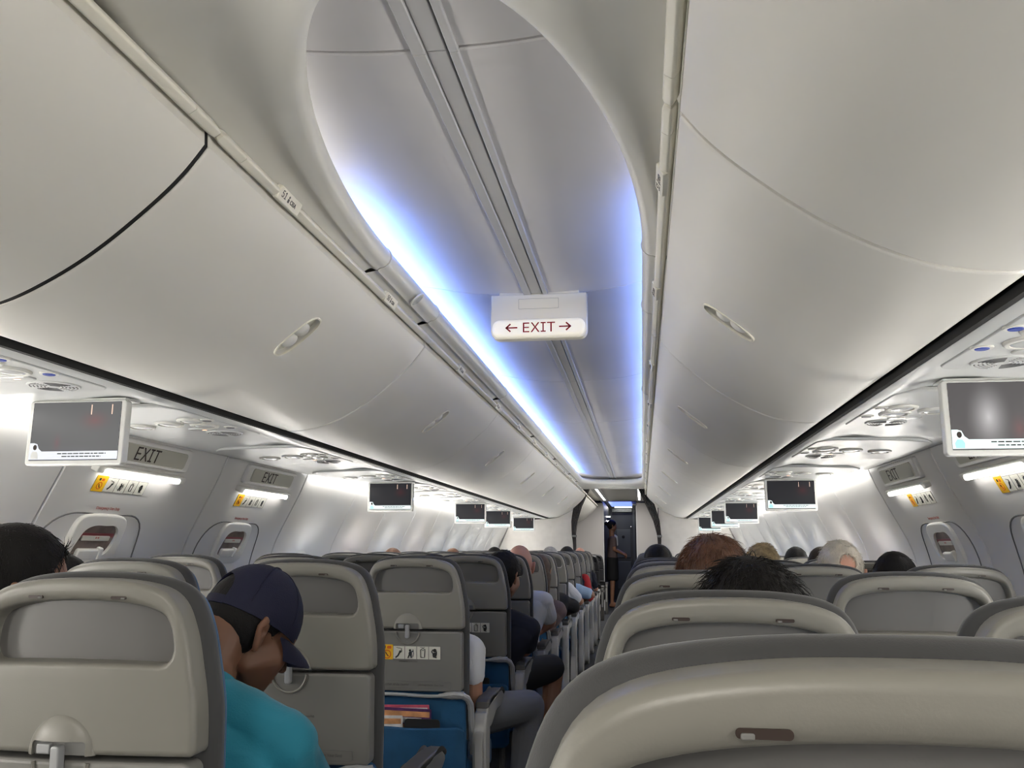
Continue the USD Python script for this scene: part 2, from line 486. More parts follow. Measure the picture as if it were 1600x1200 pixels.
def exit_door(n, s, yc, y0, y1, where):
    d = thing(f'door_{n}', f'over-wing emergency exit {where}, white panel with a small window behind a handle cover', kind='structure')
    obj('lining', side(wall_piece(y0 + .002, y1 - .002, 0.), s), 'wall_white', d)
    at = lambda z, dy=0., off=0.: on_wall(s, yc + dy * -s, z, off)

    def put(z, dy=0., off=0.):
        f = at(z, dy, off)
        return lambda m: place(m, *f)
    # the EXIT housing with its lamp
    P = put(1.53, .0, .004)
    # arched groove of the hatch
    arch = [(-.345, -.55), (-.345, -.10), (-.335, .02), (-.29, .10), (-.22, .135), (-.1, .142), (.12, .142), (.22, .135), (.275, .10), (.30, .03), (.30, -.08)]
    lines = []
    for off, r in ((0, .0035),):
        pts = spline(arch, 50)
        q = []
        for a, b in pts:
            f = on_wall(s, yc + a * -s, 1.185 + b * .97, .0005)
            q.append(f[0])
        lines.append(tube(q, r, 6))
    pts = [(.30, -.08), (.34, -.085)]
    lines.append(tube([on_wall(s, yc + a * -s, 1.185 + b, .001)[0] for a, b in pts], .003, 6))
    obj('hatch_groove', cat(*lines), 'line_grey', d)
    hatch = spline([(-.335, -.5), (-.335, -.10), (-.325, .02), (-.28, .095), (-.215, .128), (-.1, .135), (.12, .135), (.215, .128), (.265, .095), (.29, .03), (.293, -.08), (.293, -.5)], 40)
    q = [on_wall(s, yc + a * -s, 1.185 + b * .97, .0) for a, b in hatch]
    nn = q[10][3]
    lo = [np.array([f[0] - f[3] * .01 for f in q]), np.array([f[0] + f[3] * .003 for f in q])]
    # raised cover ring around the window
    ring_o = oval(0, 0, .165, .112, 36, 4.5)
    Pw = put(1.232, 0, .0)
    ring = man(slab(ring_o + [0, -.010], -.005, .018, 0, .010, axes='xyz'))
    hole = spline([(-.120, -.066), (-.116, -.01), (-.095, .035), (-.055, .054), (.03, .057), (.095, .052), (.118, .03), (.116, -.01), (.098, -.05), (.06, -.070), (-.02, -.073), (-.1, -.073)], 48, True)
    area = .5 * np.sum(hole[:, 0] * np.roll(hole[:, 1], -1) - np.roll(hole[:, 0], -1) * hole[:, 1])
    hole = hole if area > 0 else hole[::-1]
    ring = ring - man(slab(hole, .004, .1, axes='xyz'))
    obj('handle_cover', Pw(ring), 'trim_white', d)
    pane = obj('window_pane', Pw(slab(inset(hole, -.002), .002, .0055, axes='xyz')), 'window_dim', d)
    obj('red_band', Pw(slab(rrect(-.110, .006, .112, .022, .004), .0055, .0075, axes='xyz')), 'window_red', pane)
    bar = obj('white_bar', Pw(slab(rrect(-.085, -.008, .088, .012, .004), .0075, .012, 0, .002, axes='xyz')), 'paper', pane)
    obj('bar_mark', Pw(cat(*[slab(rrect(x, .001, x + .008, .009, .001), .012, .0125, axes='xyz') for x in (-.004, .010)])), 'pale_red', pane)
    obj('handle_scoop', Pw(cat(slab(rrect(-.085, -.085, .06, -.040, .012), .004, .02, 0, .008, axes='xyz'), slab(rrect(.04, -.085, .066, -.033, .008), .004, .024, 0, .006, axes='xyz'))), 'scoop', d)
    P = put(1.344, 0.0 + .0, .0005)
    obj('warning_text', P(text('Emergency Use Only', .011, .15, bold=True)), 'pale_red', d)
    Pp = put(1.432, .0, .0008)
    placard(d, Pp, .345 * .98, .058)
    return d


def exit_housing(s, yc, label, lamp_label):
    """a shallow housing under the service panels: EXIT plate above, lamp below"""
    f = on_wall(s, yc, 1.565, .0)
    P = lambda m: place(m, *f)
    e = thing('exit_sign', label, 'exit sign')
    obj('housing', P(slab(rrect(-.30, -.052, .30, .05, .02), -.02, .020, 0, .012, axes='xyz')), 'wall_white', e)
    obj('sign_plate', P(slab(rrect(-.25, -.036, .25, .034, .016), .018, .026, 0, .003, axes='xyz')), 'sign_face', e, label='beige plate lettered EXIT')
    obj('lettering', P(tm(text('EXIT', .054, .165).vertices + [(-.045), 0, .026], text('EXIT', .054, .165).faces)), 'dark_ink', e)
    f2 = on_wall(s, yc, 1.487, .016)
    L = lambda m: place(m, *f2)
    l = thing('exit_lamp', lamp_label, 'lamp')
    obj('lamp_housing', L(slab(rrect(-.31, -.012, .31, .018, .012), -.03, .012, 0, .005, axes='xyz')), 'trim_white', l)
    obj('diffuser', L(slab(rrect(-.265, -.014, .265, .008, .008), .006, .016, 0, .004, axes='xyz')), 'lamp_exit', l)


DOORS = [(1, -1, 3.12, 'nearer of the two on the left'), (2, -1, 4.27, 'farther of the two on the left'), (3, 1, 3.20, 'nearer of the two on the right, mostly beyond the screen'), (4, 1, 4.25, 'farther of the two on the right')]
for (n, s, yc, where), (y0, y1) in zip(DOORS, EXITS + EXITS):
    exit_door(n, s, yc, y0, y1, where)
    w2 = {1: 'nearer one on the left', 2: 'farther one on the left', 3: 'nearer one on the right', 4: 'farther one on the right'}[n]
    exit_housing(s, yc + .08, f'beige EXIT sign above an over-wing exit, {w2}', f'bright white lamp under the EXIT sign {w2}')

# light strips washing the walls from above
for s, n in ((-1, 'left'), (1, 'right')):
    t = thing('wall_light', f'white light strip along the top of the {n} side wall', 'light strip', group=None)
    for a, b in ((-3.3, 2.72), (4.86, 12.85)):
        obj('diffuser', side(box(1.525, 1.552, a, b, 1.598, 1.606), s), 'lamp_white', t)

# ------------------------------------------------------------------ the ceiling
VAULT = spline([(0, 2.146), (.1, 2.147), (.2, 2.154), (.3, 2.167), (.38, 2.183), (.46, 2.196), (.54, 2.190), (.60, 2.15), (.62, 2.08)], 36)
SEAMS = [Y_BACK, -.2, 1.475, 3.13, 4.87, 6.55, 8.2, 9.85, 11.5, 12.3]
ce = thing('ceiling', 'white vaulted ceiling between the overhead bins with blue edge light', kind='structure')
for a, b in zip(SEAMS[:-1], SEAMS[1:]):
    for s in (-1, 1):
        line = [p for p in VAULT if p[0] >= 0]
        pr = np.vstack([np.array(line), np.array(line)[::-1] + [0, .03]])
        pr[0, 0] = pr[-1, 0] = .055 if s < 0 else .034
        pr = np.array([p for p in pr if p[0] >= (.034 if s > 0 else .055) - 1e-9])
        g = .004 if abs(a - 1.475) < .01 or abs(b - 1.475) < .01 else .0018
        obj('ceiling_panel', side(sweep_y(pr, [a + g, a + g + .004, b - g - .004, b - g], [.003, 0, 0, .003]), s), 'vault', ce)
obj('ceiling_backing', box(-.7, .7, Y_BACK, Y_END, 2.235, 2.26), 'line_grey', ce)
for a, b in zip([Y_BACK, 1.475, 3.6, 4.87, 7.4, 9.85], [1.475, 3.6, 4.87, 7.4, 9.85, 12.2]):
    r = obj('centre_rail', cat(box(-.056, -.029, a + .001, b - .001, 2.136, 2.17, .003), box(.017, .035, a + .001, b - .001, 2.136, 2.17, .003)), 'rail_grey', ce)
    obj('rail_insert', box(-.0275, .0115, a + .002, b - .002, 2.142, 2.165, .002), 'rail_grey', r)
    obj('rail_slot', box(-.03, .018, a, b, 2.156, 2.166), 'gap_black', r)

# the big oval surround (near) and the lip that frames the vault
AX, YC0, BY = .383, 2.45, 1.34


def lip_x(y):
    return AX * math.sqrt(max(0., 1 - ((YC0 - y) / BY) ** 2)) if y < YC0 else AX


# cross-section from the bin's top rail to the lip (s from 0 to 1) and round it into the cove
def surround(loop_pts):
    """loop_pts: list of (edge point, bin-side point): a ring surface lofted with a rolled lip"""
    v, f, rows = [], [], []
    for (ex, ey), (bx, by) in loop_pts:
        e, b = np.array([ex, ey]), np.array([bx, by])
        d = e - b
        L = np.linalg.norm(d)
        o = d / L
        sec = []
        R = .035
        for t in np.linspace(0, 1, 9):
            # concave next to the bin, convex towards the lip
            z = 2.030 + .024 * math.sin(math.pi * .5 * t) - .014 * math.exp(-((t - .85) / .2) ** 2)
            sec.append((b + d * t * max(0, 1 - R / L), z))
            zc = sec[-1][1] + R
        pe = b + d * max(0, 1 - R / L)
        for a in np.linspace(-90, 65, 9)[1:]:
            sec.append((pe + o * R * math.cos(math.radians(a)), zc + R * math.sin(math.radians(a))))
        sec.append((pe - o * .012, zc + R * .9 ))
        sec.append((b, 2.062))
        rows.append([np.array([p[0], p[1], z]) for p, z in sec])
    n = len(rows[0])
    for r in rows:
        v += r
    for k in range(len(rows) - 1):
        for i in range(n):
            j = (i + 1) % n
            f += [[k * n + i, k * n + j, (k + 1) * n + j], [k * n + i, (k + 1) * n + j, (k + 1) * n + i]]
    for k, rev in ((0, 1), (len(rows) - 1, 0)):
        for i in range(1, n - 1):
            t = [k * n, k * n + i, k * n + i + 1]
            f.append(t[::-1] if rev else t)
    m = tm(v, f)
    if m.volume < 0:
        m.invert()
    return m


pts = []
for k in range(0, 73):
    a = math.pi * k / 72                                        # from the right, round the near end, to the left
    c, sn = math.cos(a), math.sin(a)
    pts.append(((AX * c, YC0 - BY * sn), (math.copysign(.478, c), YC0 - BY * sn) if abs(c) > .2 else (c / .2 * .478, .78)))
t = thing('trim_1', 'smooth white oval surround of the ceiling opening overhead', kind='structure')
obj('surround', surround(pts), 'trim_white', t, smooth=45)
obj('ceiling_infill', cat(box(-.478, .478, Y_BACK, .9, 2.034, 2.06, .004)), 'trim_white', t)
MOD = [2.45, 3.09, 4.80, 6.50, 8.20, 9.90, 11.05]
for s, n, k in ((-1, 'left', 2), (1, 'right', 3)):
    t = thing(f'trim_{k}', f'white ceiling lip along the {n} side of the blue-lit vault', kind='structure')
    for i, (a, b) in enumerate(zip(MOD[:-1], MOD[1:])):
        ys = [a + .002, a + .02, a + .05, b - .05, b - .02, b - .002]
        m = surround([((s * (AX - (.004 if q in (0, 5) else 0)), y), (s * .478, y)) for q, y in enumerate(ys)])
        p = obj('lip_module', m, 'trim_white', t, smooth=45)
    if s < 0:
        sp = slab(oval(0, 0, .022, .030, 24), 0, .006, 0, .003, axes='xyz')
        for yy in (2.80,):
            u, v = np.array([0, 1., 0]), np.array([.75, 0, .66])
            p = obj('button_ring', place(sp, (-.392, yy, 2.047), u, v, np.cross(u, v)), 'trim_white', t)
            obj('button', place(slab(oval(0, 0, .016, .023, 24), .005, .008, 0, .002, axes='xyz'), (-.392, yy, 2.047), u, v, np.cross(u, v)), 'lens', p)
# far end of the opening
pts = []
for k in range(0, 31):
    a = math.pi * k / 30
    c, sn = math.cos(a), math.sin(a)
    ex, ey = AX * math.copysign(abs(c) ** .62, c), 11.05 + .62 * abs(sn) ** .62
    bx = np.clip(c / .5, -1, 1) * .478
    pts.append(((ex, ey), (bx, max(ey, 11.05 + 1.1 * sn))))
t = thing('trim_4', 'rounded white far end of the ceiling opening above the curtains', kind='structure')
obj('surround', surround(pts), 'trim_white', t, smooth=45)
obj('end_panel', cat(box(-.478, .478, 12.0, 12.5, 2.038, 2.07, .006)), 'trim_white', t)
obj('cove_stop', box(-.5, .5, 12.2, 12.26, 2.05, 2.24), 'vault', t)

# ------------------------------------------------------------------ overhead EXIT sign
def exit_overhead():
    y0 = 3.105
    e = thing('exit_sign', 'cream overhead sign with red EXIT between two arrows, hanging from the ceiling rail', 'exit sign')
    out = np.array([(-.181, 2.139), (-.181, 2.0)] + [(-.181 + .03 * (1 - math.cos(a)), 2.0 - .033 * math.sin(a)) for a in np.linspace(.2, math.pi / 2, 6)] + [(.181 - .03 * (1 - math.cos(a)), 2.0 - .033 * math.sin(a)) for a in np.linspace(math.pi / 2, .2, 6)] + [(.181, 2.0), (.181, 2.139)])
    obj('housing', slab(out, y0 - .012, y0 + .035, .006, .006), 'sign_cream', e)
    f = (np.array([0, y0 - .012, 0]), np.array([1., 0, 0]), np.array([0, 0, 1.]), np.array([0, -1., 0]))
    P = lambda m: place(m, *f)
    obj('text_panel', P(slab(rrect(-.174, 1.972, .174, 2.040, .028, 6), 0, .014, 0, .012, axes='xyz')), 'sign_lit', e, label='bulged lower panel carrying the lettering')
    fr = man(slab(rrect(-.076, 2.081, .076, 2.121, .004), -.001, .0012, axes='xyz')) - man(slab(rrect(-.0748, 2.0822, .0748, 2.1198, .004), -.1, .1, axes='xyz'))
    obj('access_cover', P(fr), 'sign_face', e)
    x = text('EXIT', .037, .120)
    x.apply_translation((.003, 2.0065, .0138))
    obj('lettering', P(x), 'red_ink', e, label='red letters EXIT')
    for s in (-1, 1):
        arrow = cat(box(-.022, .018, -.0026, .0026, .0138, .0146), *[place(box(-.0018, .022, -.0027, .0027, .0138, .0146), (.020, 0, 0), np.array([-math.cos(a), math.sin(a), 0]), np.array([-math.sin(a), -math.cos(a), 0]), np.array([0, 0, 1.])) for a in (math.radians(42), math.radians(-42))])
        arrow.apply_translation((.1, 2.0065, 0))
        obj('arrow', P(side(arrow, s)), 'red_ink', e)
    obj('hanger', box(-.15, .15, y0 - .004, y0 + .026, 2.138, 2.165), 'sign_cream', e)


exit_overhead()

# ------------------------------------------------------------------ overhead bins
BIN = spline([(.447, 1.958), (.486, 1.906), (.526, 1.864), (.572, 1.823), (.628, 1.777), (.689, 1.734), (.768, 1.690), (.85, 1.657), (.92, 1.644), (.975, 1.6415), (1.003, 1.650), (1.012, 1.668)], 46)
BINC = np.vstack([BIN, [(1.012, 1.76), (.80, 1.86), (.60, 1.99), (.47, 2.02), (.450, 2.0)]])
area = .5 * np.sum(BINC[:, 0] * np.roll(BINC[:, 1], -1) - np.roll(BINC[:, 0], -1) * BINC[:, 1])
BINC = BINC if area > 0 else BINC[::-1]
RAIL = rrect(-.013, -.014, .013, .014, .007)
RAILT = np.array([math.cos(math.radians(-52)), math.sin(math.radians(-52))])
RAILP = np.stack([.4315 + RAIL[:, 0] * .6157 + RAIL[:, 1] * .788 * .9, 1.985 + RAIL[:, 0] * .788 * -.0 + RAIL[:, 1] * -.45 + RAIL[:, 0] * .9], 1)
area = .5 * np.sum(RAILP[:, 0] * np.roll(RAILP[:, 1], -1) - np.roll(RAILP[:, 0], -1) * RAILP[:, 1])
RAILP = RAILP if area > 0 else RAILP[::-1]
BINY = [-1.98, -.27, 1.44, 3.15, 4.86, 6.57, 8.28, 9.99, 11.70, 12.78]
ORD = ['nearest', 'second', 'third', 'fourth', 'fifth', 'sixth', 'seventh', 'eighth', 'ninth', 'tenth', 'eleventh', 'twelfth', 'thirteenth', 'fourteenth', 'fifteenth', 'sixteenth']
ROWTAG = {1.765: '51', 2.585: '50', 3.70: '49', 4.71: '48', 5.55: '47', 6.4: '46', 7.25: '45', 8.1: '44', 8.95: '43', 9.8: '42', 10.65: '41', 11.5: '40', .9: '52'}


def bin_at(x):
    z = float(np.interp(x, BIN[:42, 0], BIN[:42, 1]))
    dz = float(np.interp(x + .01, BIN[:42, 0], BIN[:42, 1]) - np.interp(x - .01, BIN[:42, 0], BIN[:42, 1])) / .02
    t = np.array([1, 0, dz]); t /= np.linalg.norm(t)
    return np.array([x, 0, z]), t


def make_bin(s, y0, y1, label, gapw=.003):
    b = thing('overhead_bin', label, 'overhead bin', group=None)
    g, r = gapw, .010
    ys = [y0 + g, y0 + g + r * .3, y0 + g + r, y1 - g - r, y1 - g - r * .3, y1 - g]
    m = sweep_y(BINC, ys, [r, r * .35, 0, 0, r * .35, r])
    yc = (y0 + y1) / 2
    o, t = bin_at(.605)
    n = np.array([-t[2], 0, t[0]]); n = -n if n[2] > 0 else n            # outward of the bin: down and towards the aisle
    n = n / np.linalg.norm(n)
    F = (o + [0, yc, 0], t, np.array([0, 1., 0]), n)
    cut = man(place(slab(oval(0, 0, .080, .040, 36, 2.6), -.018, .02, axes='xyz'), *F))
    obj('bucket', side(man(m) - cut, s), 'bin_white', b, smooth=35)
    rim = man(slab(oval(0, 0, .083, .043, 36, 2.6), -.004, .0022, 0, .0015, axes='xyz')) - man(slab(oval(0, 0, .078, .038, 36, 2.6), -.1, .1, axes='xyz'))
    h = obj('latch', side(place(rim, *F), s), 'sign_cream', b)
    obj('latch_cup', side(place(slab(oval(0, 0, .079, .039, 36, 2.6), -.019, -.0165, axes='xyz'), *F), s), 'sign_face', h)
    obj('latch_paddle', side(place(ellipsoid((.026, 0, -.010), (.026, .034, .011), 3), *F), s), 'trim_white', h)
    obj('latch_paddle', side(place(ellipsoid((-.022, 0, -.010), (.024, .034, .011), 3), *F), s), 'trim_white', h)
    if s < 0 and y0 == 1.44:
        obj('gasket', side(sweep_y(inset(BINC, .004), [y0 - .006, y0 + .006]), s), 'gap_black', b)
    a, e = y0 + .002, y1 - .002
    cuts = [a, a + .10, e - .10, e]
    for c0, c1, k in zip(cuts[:-1], cuts[1:], range(3)):
        ya = [c0 + .0006, c1 - .0006]
        ins = [0, 0]
        if k == 0:
            ya, ins = [c0, c0 + .004, c0 + .018, c1 - .0006], [.007, .003, 0, 0]
        if k == 2:
            ya, ins = [c0 + .0006, c1 - .018, c1 - .004, c1], [0, 0, .003, .007]
        obj('top_rail', side(sweep_y(RAILP, ya, ins), s), 'sign_cream', b)
    for yt, num in ROWTAG.items():
        if y0 < yt < y1:
            o = np.array([.4315, yt, 1.985]); tu = np.array([.6157, 0, .788]); tu = np.array([.43, 0, -.9]); tu /= np.linalg.norm(tu)
            u = np.array([0, -1., 0]); v = -tu * -1
            v = np.array([-.42, 0, .9]); v /= np.linalg.norm(v)
            n = np.cross(u, v)
            if n[0] > 0:
                n = -n
            u3 = np.cross(v, n)
            p = obj('row_marker', side(place(slab(rrect(-.058, -.0165, .058, .0165, .004), .004, .0165, 0, .003, axes='xyz'), o, u3, v, n), s), 'sign_cream', b)
            ink = []
            seats = 'CBA' if s < 0 else 'FED'
            a1 = text(num, .016, .022); a1.apply_translation((-.034, .002, .0166)); ink.append(a1)
            a2 = cat(slab(oval(-.009, .006, .003, .003, 10), .0166, .017, axes='xyz'), slab(rrect(-.013, -.007, -.005, .002, .002), .0166, .017, axes='xyz')); ink.append(a2)
            a3 = text(seats, .010, .030, bold=True); a3.apply_translation((.016, -.001, .0166)); ink.append(a3)
            m = cat(*ink)
            if s < 0:
                m = place(m, o * [-1, 1, 1], np.array([0, 1., 0]), v * [-1, 1, 1], n * [-1, 1, 1])
            else:
                m = place(m, o, np.array([0, -1., 0]), v, n)
            obj('marker_print', m, 'grey_ink', p)


for s, nm in ((-1, 'left'), (1, 'right')):
    k = 0
    for y0, y1 in zip(BINY[:-1], BINY[1:]):
        if y1 > 1:
            where = f'{ORD[k]} on the {nm} side' + (', cut off by the picture edge' if k == 0 else ', with row marker 51 on its rail' if k == 1 else ', just before the curtains' if y1 > 12.7 else '')
            k += 1
        else:
            where = f'behind the photographer on the {nm} side' + (' at the very back' if y0 < -1 else '')
        make_bin(s, y0, y1, f'white overhead bin, {where}', .005 if y0 == 1.44 and s < 0 else .003)

# the black joint between bins and service panels, and the service panels' carrier
for s, nm, k in ((-1, 'left', 5), (1, 'right', 7)):
    obj(f'trim_{k}', side(cat(sweep_y([(1.013, 1.631), (1.0275, 1.631), (1.0275, 1.70), (1.013, 1.70)], [Y_BACK, Y_DIV - .02]), sweep_y([(1.55, 1.652), (1.60, 1.652), (1.60, 1.68), (1.55, 1.68)], [Y_BACK, Y_DIV - .02])), s), 'gap_black', kind='structure', label=f'dark joint line along the foot of the {nm} bins')
    base = spline([(1.030, 1.632), (1.036, 1.629), (1.12, 1.634), (1.3, 1.631), (1.45, 1.626), (1.548, 1.615), (1.558, 1.618), (1.562, 1.64)], 24)
    base = np.vstack([base, [(1.562, 1.672), (1.030, 1.672)]])
    area = .5 * np.sum(base[:, 0] * np.roll(base[:, 1], -1) - np.roll(base[:, 0], -1) * base[:, 1])
    base = base if area > 0 else base[::-1]
    obj(f'trim_{k + 1}', side(sweep_y(base, [Y_BACK, Y_DIV - .01]), s), 'psu_white', kind='structure', label=f'white soffit under the {nm} bins that carries the service panels')
obj('bin_roof', cat(*[side(box(.62, 1.85, Y_BACK, 17.5, 2.06, 2.09), s) for s in (-1, 1)], *[side(box(.44, .66, Y_BACK, Y_DIV, 2.064, 2.075), s) for s in (-1, 1)]), 'line_grey', ce)
obj('wall_back', box(-1.85, 1.85, Y_BACK - .05, Y_BACK, 0, 2.25), 'partition', kind='structure', label='cabin wall behind the photographer')

# ------------------------------------------------------------------ passenger service panels
def soffit_z(x):
    return float(np.interp(x, base_x, base_z))


base_x = [1.034, 1.12, 1.3, 1.45, 1.552]
base_z = [1.629, 1.634, 1.631, 1.626, 1.615]


def make_psu(s, label, button='button_grey'):
    """origin at the speaker grille, x as on the right-hand side"""
    p = thing('service_panel', label, 'service panel', loc=(0, 0, 0), group=None)
    o = rrect(1.062, -.60, 1.505, .085, .07, 6)
    top = []
    v = slab(o, 0, .012, .006, 0, axes='xyz')
    vv = v.vertices.copy()
    m = tri(man(v).refine_to_length(.05))
    q = m.vertices.copy()
    q[:, 2] = np.array([soffit_z(x) for x in q[:, 0]]) - .010 + q[:, 2]
    obj('panel', side(tm(q, m.faces), s), 'psu_white', p)

    def down(x, y, mesh):
        z = soffit_z(x) - .010
        return side(place(mesh, (x, y, z), np.array([1., 0, 0]), np.array([0, 1., 0]) , np.array([0, 0, -1.])), s)
    for x, y in ((1.15, -.32), (1.16, -.21), (1.26, -.27), (1.385, -.24)):
        ring = man(slab(oval(0, 0, .048, .056, 24), -.002, .007, 0, .006, axes='xyz')) - man(slab(oval(0, 0, .036, .043, 24), .001, .1, axes='xyz'))
        k = obj('reading_lamp', down(x, y, tri(ring)), 'trim_white', p, smooth=45)
        obj('lens', down(x, y, ellipsoid((0, .004, .003), (.033, .040, .006), 2)), 'lens', k)
    for x, y in ((1.085, -.335), (1.085, -.165)):
        k = obj('button_ring', down(x, y, slab(oval(0, 0, .023, .023, 18), -.002, .003, 0, .002, axes='xyz')), 'trim_white', p)
        obj('button', down(x, y, slab(oval(0, 0, .015, .015, 16), .002, .005, 0, .002, axes='xyz')), button, k)
    g = obj('speaker_grille', down(1.185, -.01, slab(oval(0, 0, .066, .066, 30), -.002, .004, 0, .003, axes='xyz')), 'psu_white', p)
    sl = []
    for j, r in enumerate((.022, .031, .040, .049, .058)):
        for q4 in range(4):
            a = np.linspace(math.radians(q4 * 90 + 12), math.radians(q4 * 90 + 78), 7)
            sl.append(tube(np.stack([r * np.cos(a), r * np.sin(a), np.full(7, .0036)], 1), .0022, 4))
    obj('grille_slot', down(1.185, -.01, cat(*sl)), 'slot_grey', g)
    obj('sign_window', down(1.215, -.12, slab(rrect(-.05, -.022, .05, .022, .01), -.001, .004, 0, .003, axes='xyz')), 'lens', p)
    obj('sign_glow', down(1.215, -.12, slab(rrect(-.016, -.004, .0, .004, .003), .004, .0046, axes='xyz')), 'sign_amber', p)
    return p


PSUY = [1.20, 2.07, 3.04, 4.13, 5.28, 6.28, 7.1, 7.86, 9.03, 9.75, 10.7, 11.5]
for s, nm in ((-1, 'left'), (1, 'right')):
    first = None
    for k, y in enumerate(PSUY):
        lab = f'white service panel with lamps and grille, {ORD[k]} from the camera under {nm} bins'
        if k == 1:
            blue = make_psu(s, lab, 'button_blue')
            UsdGeom.Xformable(stage.GetPrimAtPath(blue)).GetOrderedXformOps()[0].Set(Gf.Vec3d(0, y, 0))
        elif first is None:
            first = make_psu(s, lab)
            UsdGeom.Xformable(stage.GetPrimAtPath(first)).GetOrderedXformOps()[0].Set(Gf.Vec3d(0, y, 0))
        else:
            copy(first, (0, y, 0), lab)

# ------------------------------------------------------------------ screens
def make_monitor(label, look, lines=True):
    """origin: middle of the display, which faces -y; 0.305 wide, 0.19 high"""
    t = thing('monitor', label, 'monitor', loc=(0, 0, 0))
    obj('housing', slab(rrect(-.156, -.097, .156, .096, .010), -.004, .030, .004, .008), 'bezel', t)
    obj('bracket', cat(box(-.10, .10, .008, .034, .09, .103, .002), box(-.15, .15, .002, .075, .0965, .103, .002)), 'bezel', t)
    sc = obj('screen', slab(rrect(-.142, -.083, .142, .090, .002), -.0055, -.003), {'grey': 'screen_grey', 'mid': 'screen_mid', 'dark': 'screen_dark'}[look], t)
    cp = 'caption_grey' if look == 'grey' else 'caption'
    band = np.array([(-.142, -.080), (.142, -.080), (.142, -.056), (-.102, -.056), (-.112, -.048), (-.118, -.034), (-.128, -.031), (-.142, -.031)])
    b = obj('caption_band', slab(band, -.0062, -.0052), cp, sc)
    fig = cat(slab(oval(-.124, -.044, .006, .008, 14), -.0068, -.0060), )
    obj('portrait_hair', fig, 'dark_ink', sc)
    obj('portrait', cat(slab(np.array([(-.134, -.078), (-.113, -.078), (-.112, -.066), (-.118, -.056), (-.130, -.056), (-.136, -.066)]), -.0068, -.0060)), 'portrait_teal' if look != 'grey' else 'lens', sc)
    rr = random.Random(5)
    words = []
    for row, (xa, xb) in enumerate(((-.05, .105), (-.035, .09))):
        x = xa
        while x < xb:
            w = rr.uniform(.007, .017)
            z = -.063 - row * .0085
            words.append(slab(rrect(x, z - .0016, min(x + w, xb), z + .0016, .0008), -.0066, -.0060))
            x += w + .003
    obj('caption_text', cat(*words), 'caption_ink', sc)
    if look != 'dark' or True:
        obj('bright_line', cat(*[slab(rrect(x, .052, x + .0035, .082, .0015), -.0062, -.0054) for x in ((.046, .112) if look != 'mid' else (.0,))][: 2 if look != 'mid' else 0] or [slab(rrect(.088, .035, .0905, .0385, .001), -.0062, -.0054)]), 'screen_line', sc)
    return t


MONY = [2.315, 5.594, 8.336, 10.0, 12.23]
protos = {}
for s, nm in ((-1, 'left'), (1, 'right')):
    for k, y in enumerate(MONY):
        look = ('grey' if s < 0 else 'mid') if k == 0 else 'dark'
        lab = f'small hanging screen with pale caption band, {ORD[k]} from the camera, {nm} side'
        loc, rot = (s * 1.288, y, 1.531), 0
        if look not in protos:
            protos[look] = make_monitor(lab, look)
            ops = UsdGeom.Xformable(stage.GetPrimAtPath(protos[look])).GetOrderedXformOps()
            ops[0].Set(Gf.Vec3d(*loc)); ops[1].Set(float(rot))
        else:
            copy(protos[look], loc, lab, rot, 'ceiling screens')

# ------------------------------------------------------------------ seats
def mirror_outline(half):
    """right half from the bottom middle up to the top middle -> closed outline, counter-clockwise in (x, z)"""
    h = np.asarray(half, float)
    return np.vstack([h, (h * [-1, 1])[::-1][1:-1] if abs(h[0, 0]) < 1e-9 else (h * [-1, 1])[::-1][1:]])


TOPH = np.array([(.192, .908), (.192, .95), (.188, 1.0), (.181, 1.041), (.1745, 1.075), (.167, 1.100), (.157, 1.123), (.143, 1.139), (.122, 1.150), (.092, 1.157), (.05, 1.1615), (0, 1.1625)])
TOPR = spline(TOPH, 44)
UPPER = mirror_outline(np.vstack([[(.0, .908)], [(.182, .908), (.189, .911)], TOPR[1:]]))
HOLEH = spline([(0, 1.040), (.06, 1.0395), (.125, 1.038), (.144, 1.041), (.1525, 1.056), (.1515, 1.075), (.147, 1.094), (.137, 1.109), (.12, 1.1175), (.08, 1.126), (.04, 1.1295), (0, 1.1305)], 36)
HOLE = mirror_outline(HOLEH)


def bend(mesh, tilt=math.radians(4), crown=.010):
    """gives flat seat parts the shell's slight crown and the seat's lean"""
    mesh = tri(mesh) if isinstance(mesh, Manifold) else mesh
    if np.ptp(mesh.vertices[:, 0]) > .04 and len(mesh.faces) < 400:
        mesh = tm(*trimesh.remesh.subdivide_to_size(mesh.vertices, mesh.faces, .03))
    v = np.array(mesh.vertices)
    v[:, 1] += crown * (v[:, 0] / .19) ** 2
    v[:, 1] -= (v[:, 2] - .95) * math.tan(tilt)
    return tm(v, mesh.faces)


def fine(mesh, l=.02):
    return tri(man(mesh).refine_to_length(l)) if not isinstance(mesh, Manifold) else tri(mesh.refine_to_length(l))


